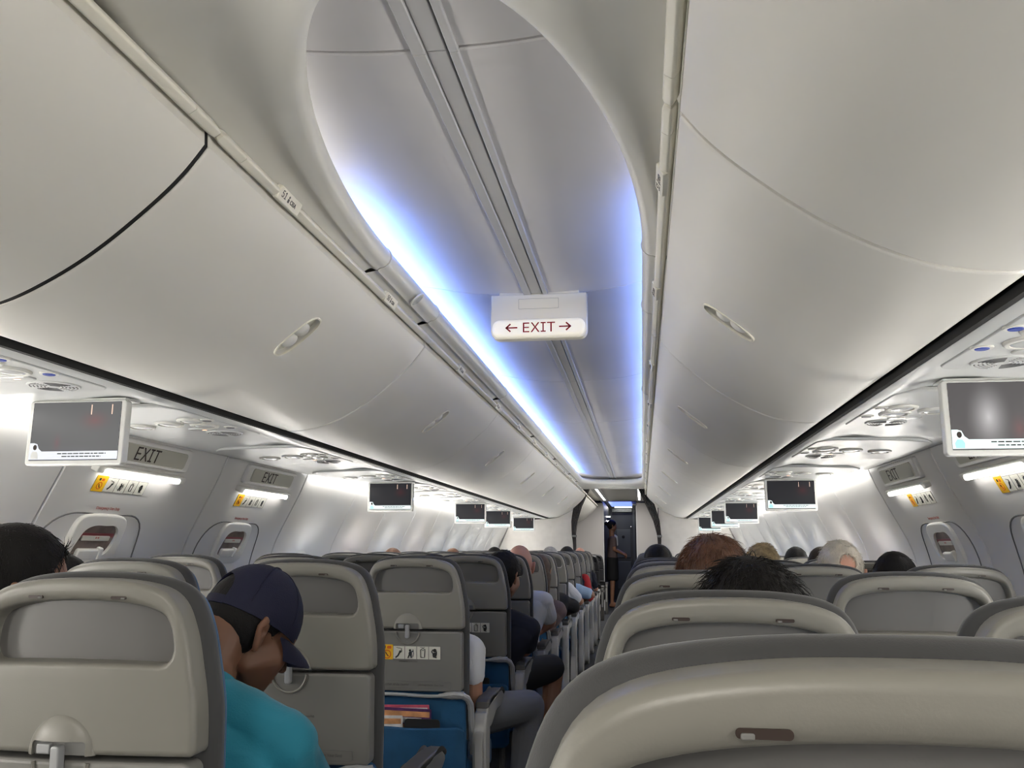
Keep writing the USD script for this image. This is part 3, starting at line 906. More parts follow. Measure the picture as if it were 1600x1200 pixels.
def upper_shell(y_face=-.030, y_in=.004, y_back=.030):
    """shell with the recess: outer wall, rounded rim, face with a hole, inner wall, open to the recess panel behind"""
    n, nh = len(UPPER), len(HOLE)
    loops_o, loops_h = [], []
    R = .010
    for a in np.linspace(0, math.pi / 2, 6):
        loops_o.append((inset(UPPER, R * (1 - math.cos(a))), y_face + R * (1 - math.sin(a))))
    loops_o = [(UPPER, y_back)] + loops_o
    RH = .008
    RHV = .008 + .007 * np.clip((HOLE[:, 1] - 1.10) / .02, 0, 1)
    for a in np.linspace(math.pi / 2, 0, 6):
        loops_h.append((inset(HOLE, RHV * (math.cos(a) - 1)), y_face + .013 * (1 - math.sin(a))))
    loops_h.append((inset(HOLE, .002), y_in))
    v, f = [], []
    for p, y in loops_o:
        v.append(np.stack([p[:, 0], np.full(n, y), p[:, 1]], 1))
    off = 0
    for k in range(len(loops_o) - 1):
        for i in range(n):
            a, b = k * n + i, k * n + (i + 1) % n
            f += [[a, b, b + n], [a, b + n, a + n]]
    base = len(loops_o) * n
    for p, y in loops_h:
        v.append(np.stack([p[:, 0], np.full(nh, y), p[:, 1]], 1))
    for k in range(len(loops_h) - 1):
        for i in range(nh):
            a, b = base + k * nh + i, base + k * nh + (i + 1) % nh
            f += [[a, b + nh, b], [a, a + nh, b + nh]]
            f[-2], f[-1] = [a, b, b + nh][::1], [a, b + nh, a + nh]
    # face between the last outer loop and the first hole loop
    po, ph = loops_o[-1][0], loops_h[0][0]
    t = np.asarray(m3.triangulate([po, ph[::-1].copy()]))
    idx = np.concatenate([np.arange(n) + (len(loops_o) - 1) * n, base + np.arange(nh)[::-1]])
    tf = idx[t]
    f += tf.tolist()
    # back: flat ring is hidden by the foam, closed with a cap so that the mesh is solid
    last = base + (len(loops_h) - 1) * nh
    t1 = np.asarray(m3.triangulate([loops_o[0][0]]))
    f += (t1[:, ::-1]).tolist()
    t2 = np.asarray(m3.triangulate([loops_h[-1][0]]))
    f += (t2 + last).tolist()
    m = trimesh.Trimesh(np.vstack(v), np.array(f), process=True)
    trimesh.repair.fix_normals(m)
    return m


SH = upper_shell()
DARK_OUT = mirror_outline(np.vstack([[(0, .50)], [(.19, .50), (.199, .52), (.202, .60), (.2045, .80), (.2045, .95)], (lambda q: np.stack([q[:, 0] * (1 + .0125 / .19) + .0, q[:, 1] + .009 * np.clip((q[:, 1] - 1.0) / .15, 0, 1)], 1))(TOPR[6:])]))


def seat_parts(t, placards=False, foam='foam', shell='shell', tray='tray', arm=True, black=False, detail=True):
    m = fine(SH, .03)
    obj('back_shell', bend(m), shell, t, smooth=40)
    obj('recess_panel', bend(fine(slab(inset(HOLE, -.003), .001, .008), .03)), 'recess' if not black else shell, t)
    hk = []
    for x in (-.068, .068):
        k = obj('coat_hook', bend(cat(slab(rrect(x - .012, 1.1325, x + .012, 1.1370, .002), -.0300, -.024), )), 'dark_ink' if not black else shell, t)
        obj('hook_tab', bend(slab(rrect(x + .004, 1.1320, x + .010, 1.1350, .001), -.0308, -.028, .0008)), 'line_grey' if not black else shell, k)
    # latch: half dome, pocket, turning lever
    dome = man(ellipsoid((-.012, -.026, .908), (.054, .017, .058), 4)).trim_by_plane((0, 0, 1), .9085) - man(slab(rrect(-.055, .88, .031, .929, .006), -.2, .2))
    l = obj('latch_housing', bend(dome), shell, t, smooth=40)
    obj('latch_pocket', bend(slab(rrect(-.055, .9085, .031, .929, .004), -.0305, -.0295)), 'line_grey' if not black else shell, l)
    obj('latch_lever', bend(cat(slab(rrect(-.0185, .876, -.0045, .9235, .005), -.046, -.031, .003), slab(rrect(-.046, .9105, -.024, .925, .003), -.039, -.030, .002))), 'silver' if not black else shell, l)
    # stowed tray table
    tr = fine(slab(rrect(-.1875, .688, .1875, .9005, .014, 5), -.029, .01, .007), .04)
    k = obj('tray_table', bend(tr), tray, t)
    ring = tube([(-.012 + .044 * math.cos(a), -.0295, .9 + .046 * math.sin(a)) for a in np.linspace(-math.pi + .05, -.05, 15)], .0035, 6)
    obj('latch_ring', bend(ring), shell, k)
    q = bend
    P = lambda m, dz=0: bend(place(m, (0, -.0292, 0), np.array([1., 0, 0]), np.array([0, 0, 1.]), np.array([0, -1., 0])))
    fr = man(slab(rrect(-.165, .699, .148, .7245, .004), -.0005, .001, axes='xyz')) - man(slab(rrect(-.1638, .7002, .1468, .7233, .004), -.1, .1, axes='xyz'))
    obj('notice_frame', P(tri(fr)), 'line_grey' if not black else shell, k)
    a, b = text('Fasten Seat Belt While Seated', .0068, .135), text('Life Vest Under Your Seat', .0068, .095)
    a.apply_translation((-.075, .712, .0003)); b.apply_translation((.075, .712, .0003))
    obj('notice_text', P(cat(a, b)), 'grey_ink' if not black else shell, k)
    if placards:
        placard(k, lambda m: bend(place(m, (0, -.0295, .8245), np.array([1., 0, 0]), np.array([0, 0, 1.]), np.array([0, -1., 0]))), .222, .047)
        c = text('In Emergency Pull Seat Back', .0055, .07); c.apply_translation((-.01, .7935, .0003))
        obj('small_print', P(c), 'grey_ink', k)
    elif not black:
        c = text('In Emergency Pull', .0050, .045); c.apply_translation((.03, .80, .0003))
        obj('small_print', P(c), 'grey_ink', k)
    # cushions
    obj('foam_back', bend(fine(slab(DARK_OUT, .012, .062, .016, .03, 4), .04)), foam, t, smooth=50)
    obj('backrest_cushion', bend(fine(slab(inset(DARK_OUT, .011), .045, .095, .015, .035, 4), .05)), 'seat_blue' if not black else foam, t, smooth=50)
    obj('seat_cushion', slab(rrect(-.215, .32, .215, .455, .04), .06, .54, .03, .05), 'seat_blue' if not black else foam, t, smooth=50)
    # lower back with the literature pocket
    obj('lower_back', bend(slab(rrect(-.195, .30, .195, .69, .02), -.004, .05, .004)), 'pocket_blue' if not black else foam, t)
    v = fine(slab(rrect(-.20, .27, .198, .566, .03), -.055, -.040, .006, .004), .03)
    w = v.vertices.copy()
    w[:, 1] += .032 * np.clip((np.abs(w[:, 0]) - .12) / .08, 0, 1) ** 2 + .03 * np.clip((.36 - w[:, 2]) / .1, 0, 1) - .008 * np.sin(w[:, 0] * 26 + 1.) * np.clip((w[:, 2] - .3) / .2, 0, 1)
    obj('literature_pocket', bend(tm(w, v.faces)), 'pocket_blue' if not black else foam, t, smooth=50)
    bar = spline([(-.19, -.030, .676), (.0, -.032, .676), (.12, -.032, .676), (.185, -.026, .678), (.208, -.01, .66), (.214, .01, .60), (.216, .03, .52), (.214, .05, .46)], 24)
    obj('frame_bar', bend(cat(tube(bar, [.0065] * 12 + [.012] * 12, 8), tube([(.105, -.032, .676), (.15, -.031, .676), (.195, -.022, .677)], [.007, .013, .014], 10))), 'silver' if not black else foam, t)
    if arm:
        a = obj('armrest', cat(slab(spline([(.06, .02), (.145, .02), (.15, .30), (.145, .56), (.13, .60), (.10, .612), (.07, .60), (.055, .56), (.05, .30)], 40, True), .217, .268, .010, .010, axes='yzx'),
                               slab(spline([(.09, .60), (.12, .555), (.30, .575), (.47, .59), (.49, .605), (.47, .622), (.28, .632), (.14, .63)], 36, True), .220, .266, .008, .008, axes='yzx')), 'arm_grey' if not black else 'arm_pad', t)
        obj('armrest_pad', slab(spline([(.10, .618), (.14, .628), (.28, .630), (.47, .620), (.492, .610), (.49, .628), (.47, .637), (.28, .650), (.14, .648), (.10, .632)], 36, True), .217, .269, .008, .008, axes='yzx'), 'arm_pad', a)
        obj('armrest_panel', box(.228, .257, .0465, .0495, .30, .55, .01), 'arm_grey', a)
    for x in (-.16, .16):
        obj('leg', cat(tube([(x, .10, .33), (x, .06, .045), ], .014, 8), tube([(x, .45, .33), (x, .48, .045)], .014, 8), tube([(x, .04, .042), (x, .50, .042)], .012, 6)), 'line_grey', t)


ROWS = [.44, 1.262, 2.109, 3.195, 4.227, 5.118, 5.915, 6.747, 7.60, 8.46, 9.33, 10.2, 11.05, 11.75]
COLS = [(.48, 'aisle'), (.96, 'middle'), (1.42, 'window')]
DZ = {-1: {1: -.010, 9: 0.}, 1: {0: -.012, 1: -.028, 2: -.02, 9: -.02}}
PROT = {}
SEATS = {}
WHO = {}


def seat_label(s, k, col):
    nm = 'left' if s < 0 else 'right'
    if (s, k, col) in WHO:
        return WHO[(s, k, col)]
    return f'beige and grey {col} seat in the {ORD[k]} row on the {nm} of the aisle'


WHO[(-1, 0, 'aisle')] = None
WHO = {
    (1, 0, 'aisle'): 'large blurred-edged beige seat back with grey rim filling the lower right corner',
    (-1, 1, 'aisle'): 'beige aisle seat at lower left with the man in the navy cap beside it',
    (-1, 3, 'aisle'): 'aisle seat with yellow safety placard and magazines in its blue pocket, nearest such',
    (-1, 4, 'aisle'): 'aisle seat with half-hidden placard, behind the black-haired passenger in a navy shirt',
    (1, 1, 'aisle'): 'beige seat back just ahead of the large one at lower right, black hair above it',
}


def seat(s, k, col):
    x = dict((c, a) for a, c in COLS)[col]
    kind = ('placard' if k in (3, 4) else 'plain') + ('_arm' if col == 'aisle' else '') + ('_m' if s > 0 else '')
    lab = seat_label(s, k, col)
    loc = (s * x, ROWS[k], DZ[s].get(k, DZ[s][9]))
    g = 'beige economy seats'
    if kind not in PROT:
        PROT[kind] = t = thing('passenger_seat', lab, 'seat', loc, group=g)
        seat_parts(t, 'placard' in kind, arm='arm' in kind)
    else:
        t = copy(PROT[kind], loc, lab, group=g)
    SEATS[(s, k, col)] = t


_obj = obj
FLIP = [1]


def obj(name, mesh, material, parent='/World', *a, **k):                # seats on the right are mirrored: their armrest is on the aisle side
    if FLIP[0] < 0 and not name.startswith(('notice', 'small', 'placard', 'pictogram', 'cell', 'yellow', 'prohib')):
        mesh = flipx(mesh)
    return _obj(name, mesh, material, parent, *a, **k)


for s in (-1, 1):
    FLIP[0] = 1 if s < 0 else -1
    for k in range(len(ROWS)):
        if s < 0 and k == 0:
            continue
        for x, col in COLS:
            if s > 0 and k == 0 and col == 'window':
                continue
            seat(s, k, col)
FLIP[0] = 1
# dark seats of the forward cabin, seen through the gap between the curtains
for k, (x, y) in enumerate(((-.58, 13.8), (-.57, 15.1), (-.56, 16.6))):
    lab = f'black leather seat of the forward cabin left of the aisle, {ORD[k]} past the curtain'
    if k == 0:
        blk = t = thing('forward_seat', lab, 'seat', (x, y, -.08), group='black forward-cabin seats')
        seat_parts(t, False, 'black_leather', 'black_leather', 'black_leather', True, True)
    else:
        copy(blk, (x, y, -.08), lab)

# ------------------------------------------------------------------ the divider, its curtains and what lies beyond
for s, nm in ((-1, 'left'), (1, 'right')):
    t = thing(f'wall_partition_{nm}', f'pale partition wall on the {nm} at the front of the cabin', kind='structure')
    out = np.array([(.605, 0.), (1.68, 0.), (1.80, .8), (1.74, 1.2), (1.56, 1.605), (1.05, 1.63), (.97, 1.638), (.86, 1.652), (.66, 1.75), (.605, 1.80)])
    obj('partition_panel', side(slab(out, Y_DIV, Y_DIV + .03, .003, .003), s), 'partition', t)
    obj('edge_trim', side(box(.600, .614, Y_DIV - .004, Y_DIV + .034, 0, 1.79, .004), s), 'line_grey', t)
t = thing('trim_9', 'pale header beam across the aisle that carries the curtains', kind='structure')
obj('beam', box(-.60, .60, Y_DIV - .07, Y_DIV - .01, 2.085, 2.115, .010), 'trim_white', t)
obj('header_infill', box(-.66, .66, Y_DIV, Y_DIV + .03, 2.118, 2.235), 'trim_white', t)


def curtain(s, label):
    dx = -.03
    t = thing('curtain', label, 'curtain')
    n, rows = 64, 26
    P = []
    for j in range(rows):
        q = j / (rows - 1)
        z = 2.085 - q * 1.75
        # gathered: wide at the rail, drawn to the wall at shoulder height, hanging narrow below
        a = np.interp(z, [.3, 1.2, 1.40, 1.60, 1.80, 2.085], [.590, .590, .588, .550, .475, .345])
        b = np.interp(z, [.3, 1.2, 1.40, 1.60, 1.80, 2.085], [.635, .635, .65, .645, .60, .51])
        x = np.linspace(a, b, n) + s * dx * np.clip((z - 1.3) / .5, 0, 1)
        am = .5 * (b - a) * .5 + .008
        y = Y_DIV - .05 + am * .55 * np.sin(np.linspace(0, 2 * math.pi * 6, n) + .3 * math.sin(q * 5)) + .012 * np.sin(q * 9)
        P.append(np.stack([x, y, np.full(n, z)], 1))
    P = np.array(P)
    Q = P + [0, .004, 0]
    loops = [np.vstack([P[j], Q[j][::-1]]) for j in range(rows)]
    v = np.vstack(loops); m = len(loops[0]); f = []
    for k in range(rows - 1):
        for i in range(m):
            a, b = k * m + i, k * m + (i + 1) % m
            f += [[a, b, b + m], [a, b + m, a + m]]
    obj('cloth', side(tm(v, f), s), 'curtain', t, smooth=60)
    obj('tie_band', side(box(.583, .652, Y_DIV - .095, Y_DIV - .012, 1.36, 1.395, .008), s), 'line_grey', t)
    for x in (.38, .41, .44, .47):
        obj('rail_hook', side(box(x, x + .012, Y_DIV - .056, Y_DIV - .044, 2.072, 2.088), s), 'silver', t)


curtain(-1, 'dark grey pleated curtain drawn aside on the left of the aisle')
curtain(1, 'dark grey pleated curtain drawn aside on the right of the aisle')

# forward cabin: bins, ceiling, galley walls, cockpit door
t = thing('wall_front', 'walls of the forward galley around the dark cockpit door', kind='structure')
obj('lavatory_wall', box(-1.5, -.395, Y_GAL, Y_GAL + .05, 0, 2.10, .006), 'lav_wall', t)
obj('lavatory_wall', box(.27, 1.5, Y_GAL, Y_GAL + .05, 0, 2.10, .006), 'lav_wall', t)
obj('wall_edge', box(-.402, -.380, Y_GAL - .01, Y_GAL + .06, 0, 2.04, .004), 'rail_grey', t)
obj('wall_edge', box(.256, .280, Y_GAL - .01, Y_GAL + .06, 0, 2.04, .004), 'rail_grey', t)
obj('galley_side', box(-.46, -.41, Y_GAL + .06, Y_END - .1, 0, 2.16), 'galley_dark', t)
obj('galley_side', box(.27, .32, Y_GAL + .06, Y_END - .1, 0, 2.16), 'galley_dark', t)
obj('end_wall', box(-.6, .6, Y_END - .1, Y_END - .04, 0, 2.3), 'galley_dark', t)
obj('light_panel', box(-.405, -.335, 20.0, 20.06, 1.80, 1.93, .004), 'lamp_exit', t)
obj('panel_frame', box(-.41, -.33, 19.98, 20.0, 1.83, 1.90, .004), 'galley_dark', t)
d = thing('door_5', 'dark grey cockpit door at the far end of the aisle', kind='structure')
obj('door_frame', box(-.40, -.345, 21.38, 21.48, 0, 2.08), 'galley_grey', d)
obj('door_frame', box(.155, .21, 21.38, 21.48, 0, 2.08), 'galley_grey', d)
obj('door_frame', box(-.40, .21, 21.37, 21.48, 2.03, 2.12), 'galley_grey', d)
obj('door_leaf', box(-.345, .155, 21.42, 21.47, 0, 2.03), 'cockpit_door', d)
obj('door_panel', box(-.24, .10, 21.40, 21.425, .98, 1.66, .02), 'galley_grey', d)
obj('door_panel', box(-.24, .10, 21.40, 21.425, .25, .90, .02), 'galley_grey', d)
obj('peephole', slab(oval(-.08, 1.48, .035, .035, 16), 21.385, 21.40, .004), 'gap_black', d)
obj('door_knob', slab(oval(.11, 1.72, .02, .02, 12), 21.37, 21.42, .006), 'chrome', d)
obj('header_sign', box(-.34, .14, 21.26, 21.36, 2.07, 2.15, .01), 'galley_grey', t)
obj('galley_lamp', box(-.27, .14, 21.0, 21.1, 2.16, 2.185), 'lamp_exit', t)
obj('blue_lamp', box(-.32, .16, 18.4, 20.6, 2.17, 2.185), 'lamp_blue', t)
fc = thing('trim_10', 'low pale ceiling of the forward cabin with lamp strips', kind='structure')
obj('ceiling_panel', box(-.70, .70, Y_DIV + .06, 17.9, 2.145, 2.17), 'trim_white', fc)
for s in (-1, 1):
    for a, b in ((Y_DIV + .2, 14.9), (14.95, 17.1)):
        obj('lamp_strip', side(box(.315, .350, a, b, 2.128, 2.146), s), 'lamp_exit', fc)
    obj('lamp_trim', side(box(.276, .313, Y_DIV + .06, 17.3, 2.115, 2.146, .004), s), 'rail_grey', fc)
    obj('lamp_trim', side(box(.352, .42, Y_DIV + .06, 17.3, 2.115, 2.146, .004), s), 'rail_grey', fc)
for s, nm in ((-1, 'left'), (1, 'right')):
    t = thing('overhead_bin', f'far overhead bin of the forward cabin on the {nm}, beyond the curtain', 'overhead bin')
    obj('bucket', side(sweep_y(BINC + [.06, .05], [Y_DIV + .08, Y_DIV + .1, 17.4, 17.42], [.01, 0, 0, .01]), s), 'bin_white', t, smooth=35)
    obj('top_rail', side(sweep_y(RAILP + [.06, .05], [Y_DIV + .09, 17.4]), s), 'sign_cream', t)
    obj(f'wall_forward_{nm}', side(sweep_y(np.vstack([WALLS, WALLS[::-1] + [.03, 0]])[::-1], [Y_DIV + .05, Y_GAL + .04]), s), 'wall_white', kind='structure', label=f'forward cabin side wall on the {nm}')

# ------------------------------------------------------------------ people
def skin_mat(name, c):
    n = {'p': ('principled_bsdf', {'base_color': c, 'roughness': .5, 'subsurface_weight': .12, 'subsurface_scale': .004, 'subsurface_radius': (1, .35, .2)}),
         'tc': ('texture_coordinate', {}), 'nz': ('noise_texture', {'scale': 14.0, 'detail': 4.0}), 'rp': ('rgb_ramp', {'ramp': [(.3, tuple(np.array(c) * .9)), (.7, tuple(np.minimum(np.array(c) * 1.08, 1)))]})}
    MATS[name] = usdkit.material(stage, '/World/Looks/' + name, n, [('tc.object', 'nz.vector'), ('nz.fac', 'rp.fac'), ('rp.color', 'p.base_color')], surface='p.BSDF')


skin_mat('skin_brown', (.20, .095, .057))
skin_mat('skin_tan', (.30, .15, .092))
skin_mat('skin_pink', (.56, .30, .22))
skin_mat('skin_dark', (.07, .033, .022))
mat('hair_black', (.007, .006, .006), .62, bump=.5, bscale=260, spec=.25)
mat('hair_dark', (.022, .014, .010), .62, bump=.5, bscale=260, spec=.25)
mat('hair_auburn', (.088, .036, .017), .42, bump=.4, bscale=220, var=.35, vscale=40)
mat('hair_brown', (.055, .030, .017), .62, bump=.5, bscale=220, var=.3, vscale=40)
mat('hair_blond', (.42, .31, .15), .45, bump=.4, bscale=220, var=.4, vscale=50)
mat('hair_white', (.60, .55, .47), .5, bump=.4, bscale=220, var=.12, vscale=40)
mat('hair_grey', (.30, .29, .27), .5, bump=.4, bscale=220, var=.2, vscale=40)
mat('cloth_teal', (.010, .19, .275), .8, bump=.25, bscale=260, var=.10, vscale=10, sheen=.15)
mat('cloth_navy', (.008, .010, .022), .85, bump=.25, bscale=260, var=.1)
mat('cap_navy', (.006, .007, .030), .8, bump=.3, bscale=400, var=.1)
mat('cloth_white', (.55, .56, .58), .8, bump=.25, bscale=200, var=.04)
mat('cloth_black', (.008, .008, .010), .85, bump=.2, bscale=200)
mat('cloth_grey', (.16, .165, .18), .85, bump=.25, bscale=240, var=.12)
mat('cloth_mauve', (.13, .092, .092), .85, bump=.25, bscale=240, var=.12)
mat('cloth_blue', (.30, .42, .58), .8, bump=.25, bscale=240, var=.06)
mat('cloth_red', (.38, .010, .016), .8, bump=.25, bscale=240)
mat('eye_white', (.75, .73, .70), .2)
mat('lip', (.30, .11, .09), .5)
mat('shoe', (.02, .02, .022), .5)


def ball(p, r, n=18):
    return Manifold.sphere(float(r), n).translate(tuple(map(float, p)))


def bone(a, ra, b, rb, n=18):
    return Manifold.batch_hull([ball(a, ra, n), ball(b, rb, n)])


def hull(*pr, n=18):
    return Manifold.batch_hull([ball(p, r, n) for p, r in pr])


def ell(c, r, n=24):
    return Manifold.sphere(1.0, n).scale(tuple(map(float, r))).translate(tuple(map(float, c)))


def union(ms):
    return Manifold.batch_boolean(list(ms), m3.OpType.Add)


def soften(m, l, it=8):
    t = tri(m.refine_to_length(l))
    t = trimesh.Trimesh(t.vertices, t.faces, process=True)
    was = np.array(t.vertices)
    trimesh.smoothing.filter_taubin(t, lamb=.5, nu=.52, iterations=it)
    d = np.linalg.norm(t.vertices - was, axis=1, keepdims=True)
    t.vertices = np.where(np.isfinite(d) & (d < .012), t.vertices, was)
    return t


def head_frame(yaw, pitch, roll=0.):
    """rows: right, forward, up of a head turned to its right by yaw, bowed by pitch, tilted to its right by roll"""
    y, p, r = map(math.radians, (yaw, pitch, roll))
    Rz = np.array([[math.cos(y), math.sin(y), 0], [-math.sin(y), math.cos(y), 0], [0, 0, 1]])
    Rx = np.array([[1, 0, 0], [0, math.cos(p), math.sin(p)], [0, -math.sin(p), math.cos(p)]])
    Ry = np.array([[math.cos(r), 0, -math.sin(r)], [0, 1, 0], [math.sin(r), 0, math.cos(r)]])
    return Rz @ Rx @ Ry                                             # columns: images of right, forward, up


def head_solid():
    parts = [ell((0, -.010, .030), (.074, .096, .098)),
             hull(((0, .070, -.086), .020), ((-.044, .008, -.058), .022), ((.044, .008, -.058), .022), ((-.040, .055, -.022), .030), ((.040, .055, -.022), .030), ((-.028, .072, .032), .020), ((.028, .072, .032), .020), ((0, .02, .0), .06)),
             hull(((0, .090, .016), .007), ((0, .108, -.022), .010), ((0, .085, -.028), .010)), ball((-.011, .097, -.026), .0085), ball((.011, .097, -.026), .0085),
             hull(((-.016, .083, -.050), .009), ((.016, .083, -.050), .009)), hull(((-.012, .082, -.060), .009), ((.012, .082, -.060), .009)),
             hull(((-.045, .078, .030), .006), ((-.015, .088, .027), .007)), hull(((.045, .078, .030), .006), ((.015, .088, .027), .007))]
    for s in (-1, 1):
        ear = hull(((s * .076, -.008, .022), .008), ((s * .088, -.020, .026), .006), ((s * .086, -.024, .008), .006), ((s * .076, -.006, -.030), .007), ((s * .082, -.012, -.018), .006), n=12)
        parts.append(ear - ball((s * .092, -.008, .004), .0115, 12))
    m = union(parts)
    for s in (-1, 1):
        m = m - ball((s * .031, .100, .012), .014, 12)
    return m


HEAD = head_solid().refine_to_length(.012)


def hand_solid(wrist, fwd, palm_down, s, curl=.5, k=.92):
    """palm, four fingers of unequal length bent at the knuckles and a thumb from the palm's side. fwd: along the hand, palm_down: the palm's normal, s: side of the thumb"""
    f = np.asarray(fwd, float); f /= np.linalg.norm(f)
    d = np.asarray(palm_down, float); d -= f * (d @ f); d /= np.linalg.norm(d)
    t = np.cross(d, f) * s
    w = np.asarray(wrist, float)
    P = lambda a, b, c: w + k * (f * a + t * b + d * c)
    parts = [hull((P(.0, .0, 0), .024 * k), (P(.085, .030, 0), .013 * k), (P(.088, -.030, 0), .012 * k), (P(.02, .022, 0), .015 * k), (P(.02, -.022, 0), .014 * k), n=12)]
    for b, L in ((.031, .070), (.011, .078), (-.010, .073), (-.030, .056)):
        p, a = P(.088, b, 0), 0.
        q = [p]
        for seg, r in ((.46, .0088), (.30, .008), (.24, .0072)):
            a += curl * .75
            p = p + k * L * seg * (f * math.cos(a) + d * math.sin(a))
            q.append(p)
        for (u, v), (ra, rb) in zip(zip(q[:-1], q[1:]), ((.0092, .0085), (.0085, .0078), (.0078, .0068))):
            parts.append(bone(u, ra * k, v, rb * k, 10))
    a, b, c = P(.018, .024, .004), P(.052, .050, .014), P(.080, .050, .026)
    parts += [bone(a, .013 * k, b, .0105 * k, 10), bone(b, .0105 * k, c, .008 * k, 10)]
    return union(parts)


def strands(mesh, n, length, lift, seed, thick_=.0011, crown=(0, -.03, .12), mess=.25, flow=1.):
    """fine hairs rooted on a hair mesh, combed away from the crown"""
    rng = np.random.default_rng(seed)
    pts, fi = trimesh.sample.sample_surface(mesh, n, seed=seed)
    nr = mesh.face_normals[fi]
    out = np.asarray(pts) - np.asarray(crown)
    t = out - nr * (out * nr).sum(1, keepdims=True)
    t /= np.maximum(np.linalg.norm(t, axis=1, keepdims=True), 1e-6)
    d = t * flow + nr * lift + rng.normal(0, mess, (n, 3))
    d /= np.linalg.norm(d, axis=1, keepdims=True)
    L = length * rng.uniform(.6, 1.25, (n, 1))
    seg = 3
    side_ = np.cross(d, nr + rng.normal(0, .1, (n, 3)))
    side_ /= np.maximum(np.linalg.norm(side_, axis=1, keepdims=True), 1e-6)
    up = np.cross(side_, d)
    V, F = [], []
    for j in range(seg + 1):
        q = j / seg
        c = pts - nr * .002 + d * L * q - nr * L * (q * q) * (.35 + .25 * lift) + np.array([0, 0, -1.]) * L * q * q * .12
        w = thick_ * (1 - .85 * q)
        for a in (0, 2.094, 4.189):
            V.append(c + w * (math.cos(a) * side_ + math.sin(a) * up))
    V = np.stack(V, 1).reshape(-1, 3)
    m = (seg + 1) * 3
    base_ = []
    for j in range(seg):
        for a in range(3):
            b = (a + 1) % 3
            base_ += [[j * 3 + a, j * 3 + b, j * 3 + 3 + b], [j * 3 + a, j * 3 + 3 + b, j * 3 + 3 + a]]
    F = (np.array(base_)[None] + (np.arange(n) * m)[:, None, None]).reshape(-1, 3)
    return tm(V, F)


def hair_mesh(style, seed, n_strands):
    th = {'short': .008, 'crop': .005, 'thick': .016, 'spiky': .010, 'curly': .016, 'long': .014, 'fringe': .006}[style]
    m = ell((0, -.013, .033), (.0745 + th, .096 + th, .098 + th), 32)
    nz, off = (-.80, .60), -.005
    m = m.trim_by_plane((0, -.86, .51), -.012 if style != 'long' else -.025)
    m = m.trim_by_plane((0, 0, 1), -.075 if style != 'long' else -.2)
    if style == 'long':
        m = union([m, hull(((-.06, -.05, -.02), .035), ((.06, -.05, -.02), .035), ((-.055, -.06, -.16), .030), ((.055, -.06, -.16), .030), ((0, -.085, .0), .03), ((0, -.085, -.17), .03))])
    else:
        for s in (-1, 1):                                          # bare round the ears
            m = m - hull(((s * .085, .01, -.01), .028), ((s * .085, .05, -.03), .03), ((s * .085, .0, -.05), .03), n=12)
        m = m - hull(((-.06, -.06, -.125), .045), ((.06, -.06, -.125), .045), n=12)
    if style == 'fringe':                                          # only a wreath of hair round a bald crown
        m = m - ell((.022, -.108, .050), (.034, .04, .034), 20)
    t = soften(m, .009, 4)
    v = t.vertices
    amp, sc = {'curly': (.008, 70), 'spiky': (.006, 60), 'thick': (.005, 45)}.get(style, (.0025, 60))
    nrm = t.vertex_normals
    t = trimesh.Trimesh(v + nrm * (meshkit.fbm(v * sc + seed, 3, seed)[:, None] - .4) * amp, t.faces, process=False)
    if n_strands:
        k = dict(length=.030, lift=.25, mess=.22)
        if style == 'spiky':
            k = dict(length=.034, lift=1.1, mess=.45)
        if style == 'curly':
            k = dict(length=.016, lift=.7, mess=.8)
        if style == 'thick':
            k = dict(length=.045, lift=.35, mess=.28)
        if style == 'fringe':
            k = dict(length=.026, lift=.5, mess=.4)
        if style == 'crop':
            k = dict(length=.010, lift=.35, mess=.2)
        return t, strands(t, n_strands, seed=seed, **k)
    return t, None


def put_head(mesh, R, c, k):
    return tm(np.asarray(mesh.vertices) * k @ R.T + c, mesh.faces)


def man_head(R, c, k):
    A = np.zeros((3, 4)); A[:, :3] = R * k; A[:, 3] = c
    return HEAD.transform(A)


